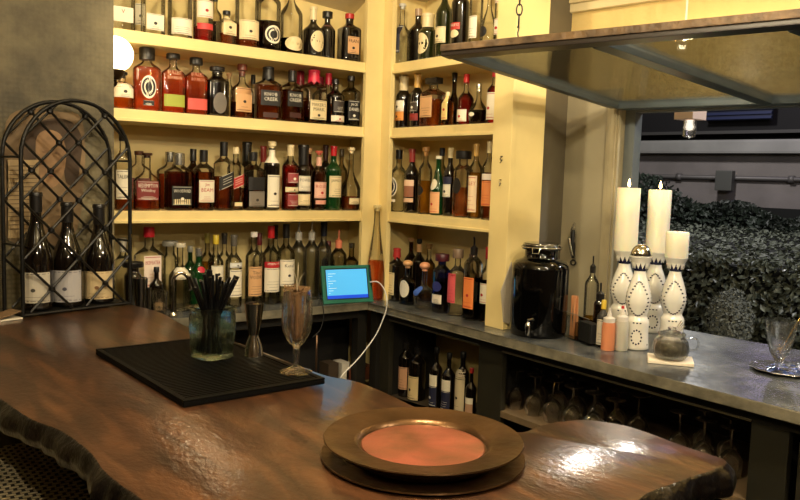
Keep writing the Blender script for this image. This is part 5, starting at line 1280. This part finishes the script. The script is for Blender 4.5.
# ------------------------------------------------------------------ OUTSIDE
def wl(s, o, z): return WP(s, o, z)
bm = new(); wbox(bm, -6, 12, .125, 12, -.1, -.02); struct('ground', bm, mat((60, 60, 56), .8, noise=.3, nscale=3, name='yard_paving'))
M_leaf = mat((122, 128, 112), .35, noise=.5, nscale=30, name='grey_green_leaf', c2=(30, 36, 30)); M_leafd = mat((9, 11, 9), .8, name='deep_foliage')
def leaves(bm, n, fn, size, rn):
    for _ in range(n):
        p, nn = fn(); nn = (nn+Vector((rn.uniform(-1, 1), rn.uniform(-1, 1), rn.uniform(-1, 1)))*.75).normalized()
        a = nn.cross(Vector((rn.uniform(-1, 1), rn.uniform(-1, 1), rn.uniform(-1, 1)))).normalized(); b = nn.cross(a); s_ = size*rn.uniform(.6, 1.3)
        v = [bm.verts.new(p+a*s_), bm.verts.new(p+b*s_*.55+nn*s_*.12), bm.verts.new(p-a*s_), bm.verts.new(p-b*s_*.55+nn*s_*.12)]
        bm.faces.new(v)
rn = random.Random(21); HZ = 1.06; HO = 1.9
hedge = thing('clipped_hedge', 'wide flat-topped clipped hedge outside the window', 'hedge', wl(0, HO+2, 0))
ho = -Vector(hedge.location)
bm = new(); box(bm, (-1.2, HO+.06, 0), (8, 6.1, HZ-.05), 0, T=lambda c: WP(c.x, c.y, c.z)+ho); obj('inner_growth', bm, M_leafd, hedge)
bm = new()
def ff(): return wl(rn.uniform(-.9, 2.6), HO+rn.uniform(-.04, .06), rn.uniform(.45, HZ))+ho, (-WN+Vector((0, 0, .5)))
leaves(bm, 6500, ff, .024, rn); o = obj('face_leaves', bm, M_leaf, hedge); o['kind'] = 'stuff'
bm = new()
def ft():
    o_2 = HO+4.2*rn.random()**1.4
    return wl(rn.uniform(-1, 2.6+o_2*1.1), o_2, HZ-.03+.03*rn.random())+ho, Vector((0, 0, 1))
leaves(bm, 16000, ft, .026, rn); o = obj('top_leaves', bm, mat((118, 124, 108), .6, noise=.3, nscale=3, name='pale_leaf', c2=(80, 86, 74)), hedge); o['kind'] = 'stuff'
cl = thing('climbing_shrub', 'dark leafy climbers growing against the far garden wall', 'shrub', wl(3, 6.3, 0)); co = -Vector(cl.location)
bm = new()
def fc():
    s_ = rn.uniform(0, 7.5); top = 1.38+.16*math.sin(s_*2.1)+.1*math.sin(s_*5.3+1)+.1*max(0, math.sin(s_*1.1+2.2))
    return wl(s_, rn.uniform(6.15, 6.45), 1.0+(top-1.0)*rn.random()**.7)+co, -WN
leaves(bm, 9000, fc, .034, rn); o = obj('climber_leaves', bm, mat((60, 72, 60), .5, noise=.5, nscale=2, name='climber_leaf', c2=(26, 32, 26)), cl); o['kind'] = 'stuff'
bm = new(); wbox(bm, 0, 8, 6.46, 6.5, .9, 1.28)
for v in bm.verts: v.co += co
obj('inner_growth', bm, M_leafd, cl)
# fuzzy small bush close to the window
q = PW(731, 306, 1.35)
bs = thing('fuzzy_bush', 'pale grey fuzzy bush in front of the hedge outside the window', 'bush', (q.x, q.y, 0)); bo = -Vector(bs.location)
bm = new()
def fb():
    v = Vector((rn.gauss(0, 1), rn.gauss(0, 1), rn.gauss(0, 1))).normalized(); r_ = .16*rn.uniform(.6, 1)
    return Vector((v.x*r_*.8, v.y*r_*.8, q.z-.08+v.z*r_*1.15)), v
leaves(bm, 3500, fb, .0085, rn); o = obj('fine_leaves', bm, mat((122, 126, 118), .7), bs); o['kind'] = 'stuff'
bm = new(); tube(bm, [(0, 0, -.02), (0, 0, q.z-.05)], .012, 8); obj('stem', bm, mat((60, 50, 40), .8), bs)
# far wall, ledge, dark building above, conduit and junction box
bm = new(); wbox(bm, -3, 12, 6.6, 6.8, -.02, 1.90); struct('wall_yard', bm, mat((140, 132, 130), .8, noise=.25, nscale=2.5, bump=.2, name='pale_render'))
bm = new(); wbox(bm, -3, 12, 6.42, 6.8, 1.905, 2.07, .03); struct('trim_3', bm, mat((150, 148, 144), .7, noise=.2, nscale=3, name='coping_stone'))
bm = new(); wbox(bm, -3, 12, 7.2, 7.4, 2.1, 5.0); struct('wall_far', bm, mat((26, 24, 26), .8, name='dark_siding'))
bm = new(); wbox(bm, -3, 12, 6.9, 7.19, 2.17, 2.21, .005); struct('trim_4', bm, mat((70, 68, 66), .7))
bm = new(); zc_ = PW(733, 178, 6.55).z; tube(bm, [wl(-2, 6.56, zc_), wl(11, 6.56, zc_)], .028, 8); tag(obj('wall_conduit', bm, mat((110, 106, 104), .5, .3), smooth=True), 'horizontal grey pipe running along the far garden wall', 'pipe')
q = PW(726, 179, 6.5); S_ = WS(q)
bm = new(); wbox(bm, S_-.10, S_+.10, 6.42, 6.52, q.z-.14, q.z+.10, .01); tag(obj('junction_box', bm, mat((92, 92, 88), .5, .2)), 'square grey electrical box on the far garden wall', 'electrical box')
for u in (677, 790):
    q = PW(u, 178, 6.5); bm = new(); tube(bm, [wl(WS(q)-.03, 6.56, zc_), wl(WS(q)+.03, 6.56, zc_)], .045, 10); tag(obj('pipe_coupling', bm, mat((110, 106, 104), .5, .3), smooth=True), 'round pipe coupling '+('left of' if u < 700 else 'right of')+' the grey electrical box', 'pipe coupling')
# blue louvred panel above wall
q0, q1 = PW(708, 103, 7.0), PW(772, 119, 7.0)
t = thing('blue_shutter', 'dim blue louvred panel above the far garden wall', 'shutter', q0); bo = -Vector(q0)
sa, sb = WS(q1), WS(q0)
bm = new(); wbox(bm, sa, sb, 7.0, 7.03, q1.z, q0.z+.25)
for v in bm.verts: v.co += bo
obj('panel', bm, mat((26, 32, 60), .6), t)
bm = new()
for k in range(9): wbox(bm, sa, sb, 6.97, 6.999, q1.z+.01+k*.055, q1.z+.04+k*.055)
for v in bm.verts: v.co += bo
obj('louvre', bm, mat((32, 42, 84), .6), t)
# lantern outside under the window head
q = PW(690, 120, .35)
t = thing('outdoor_lantern', 'pinkish box lantern with clear glass bulb jar just outside the window', 'lantern', (q.x, q.y, q.z)); s = px(q.x, q.y, 1, q.z)
bm = new(); box(bm, (-12*s, -.045, 0), (12*s, .045, 16*s), .003); obj('lamp_box', bm, mat((232, 204, 190), .6, name='pinkish_wood'), t)
bm = new(); tube(bm, [(0, 0, 16*s), (0, 0, .45)], .008, 8); obj('mount_rod', bm, M_black, t)
bm = new(); lathe(bm, [(6.5*s, -.0), (6.5*s, -14*s), (5.5*s, -17*s), (0, -18*s), (5.2*s, -16.6*s), (6.2*s, -14*s), (6.2*s, 0)], 24); obj('glass_jar', bm, GL['crystal'], t, smooth=True, angle=50)
bm = new(); lathe(bm, [(0, -.001), (3*s, -.001), (3*s, -.012), (4*s, -.03), (3*s, -.042), (0, -.046)], 16); obj('bulb', bm, mat((240, 236, 226), .3, emit=(255, 240, 220), es=1.2), t, smooth=True)
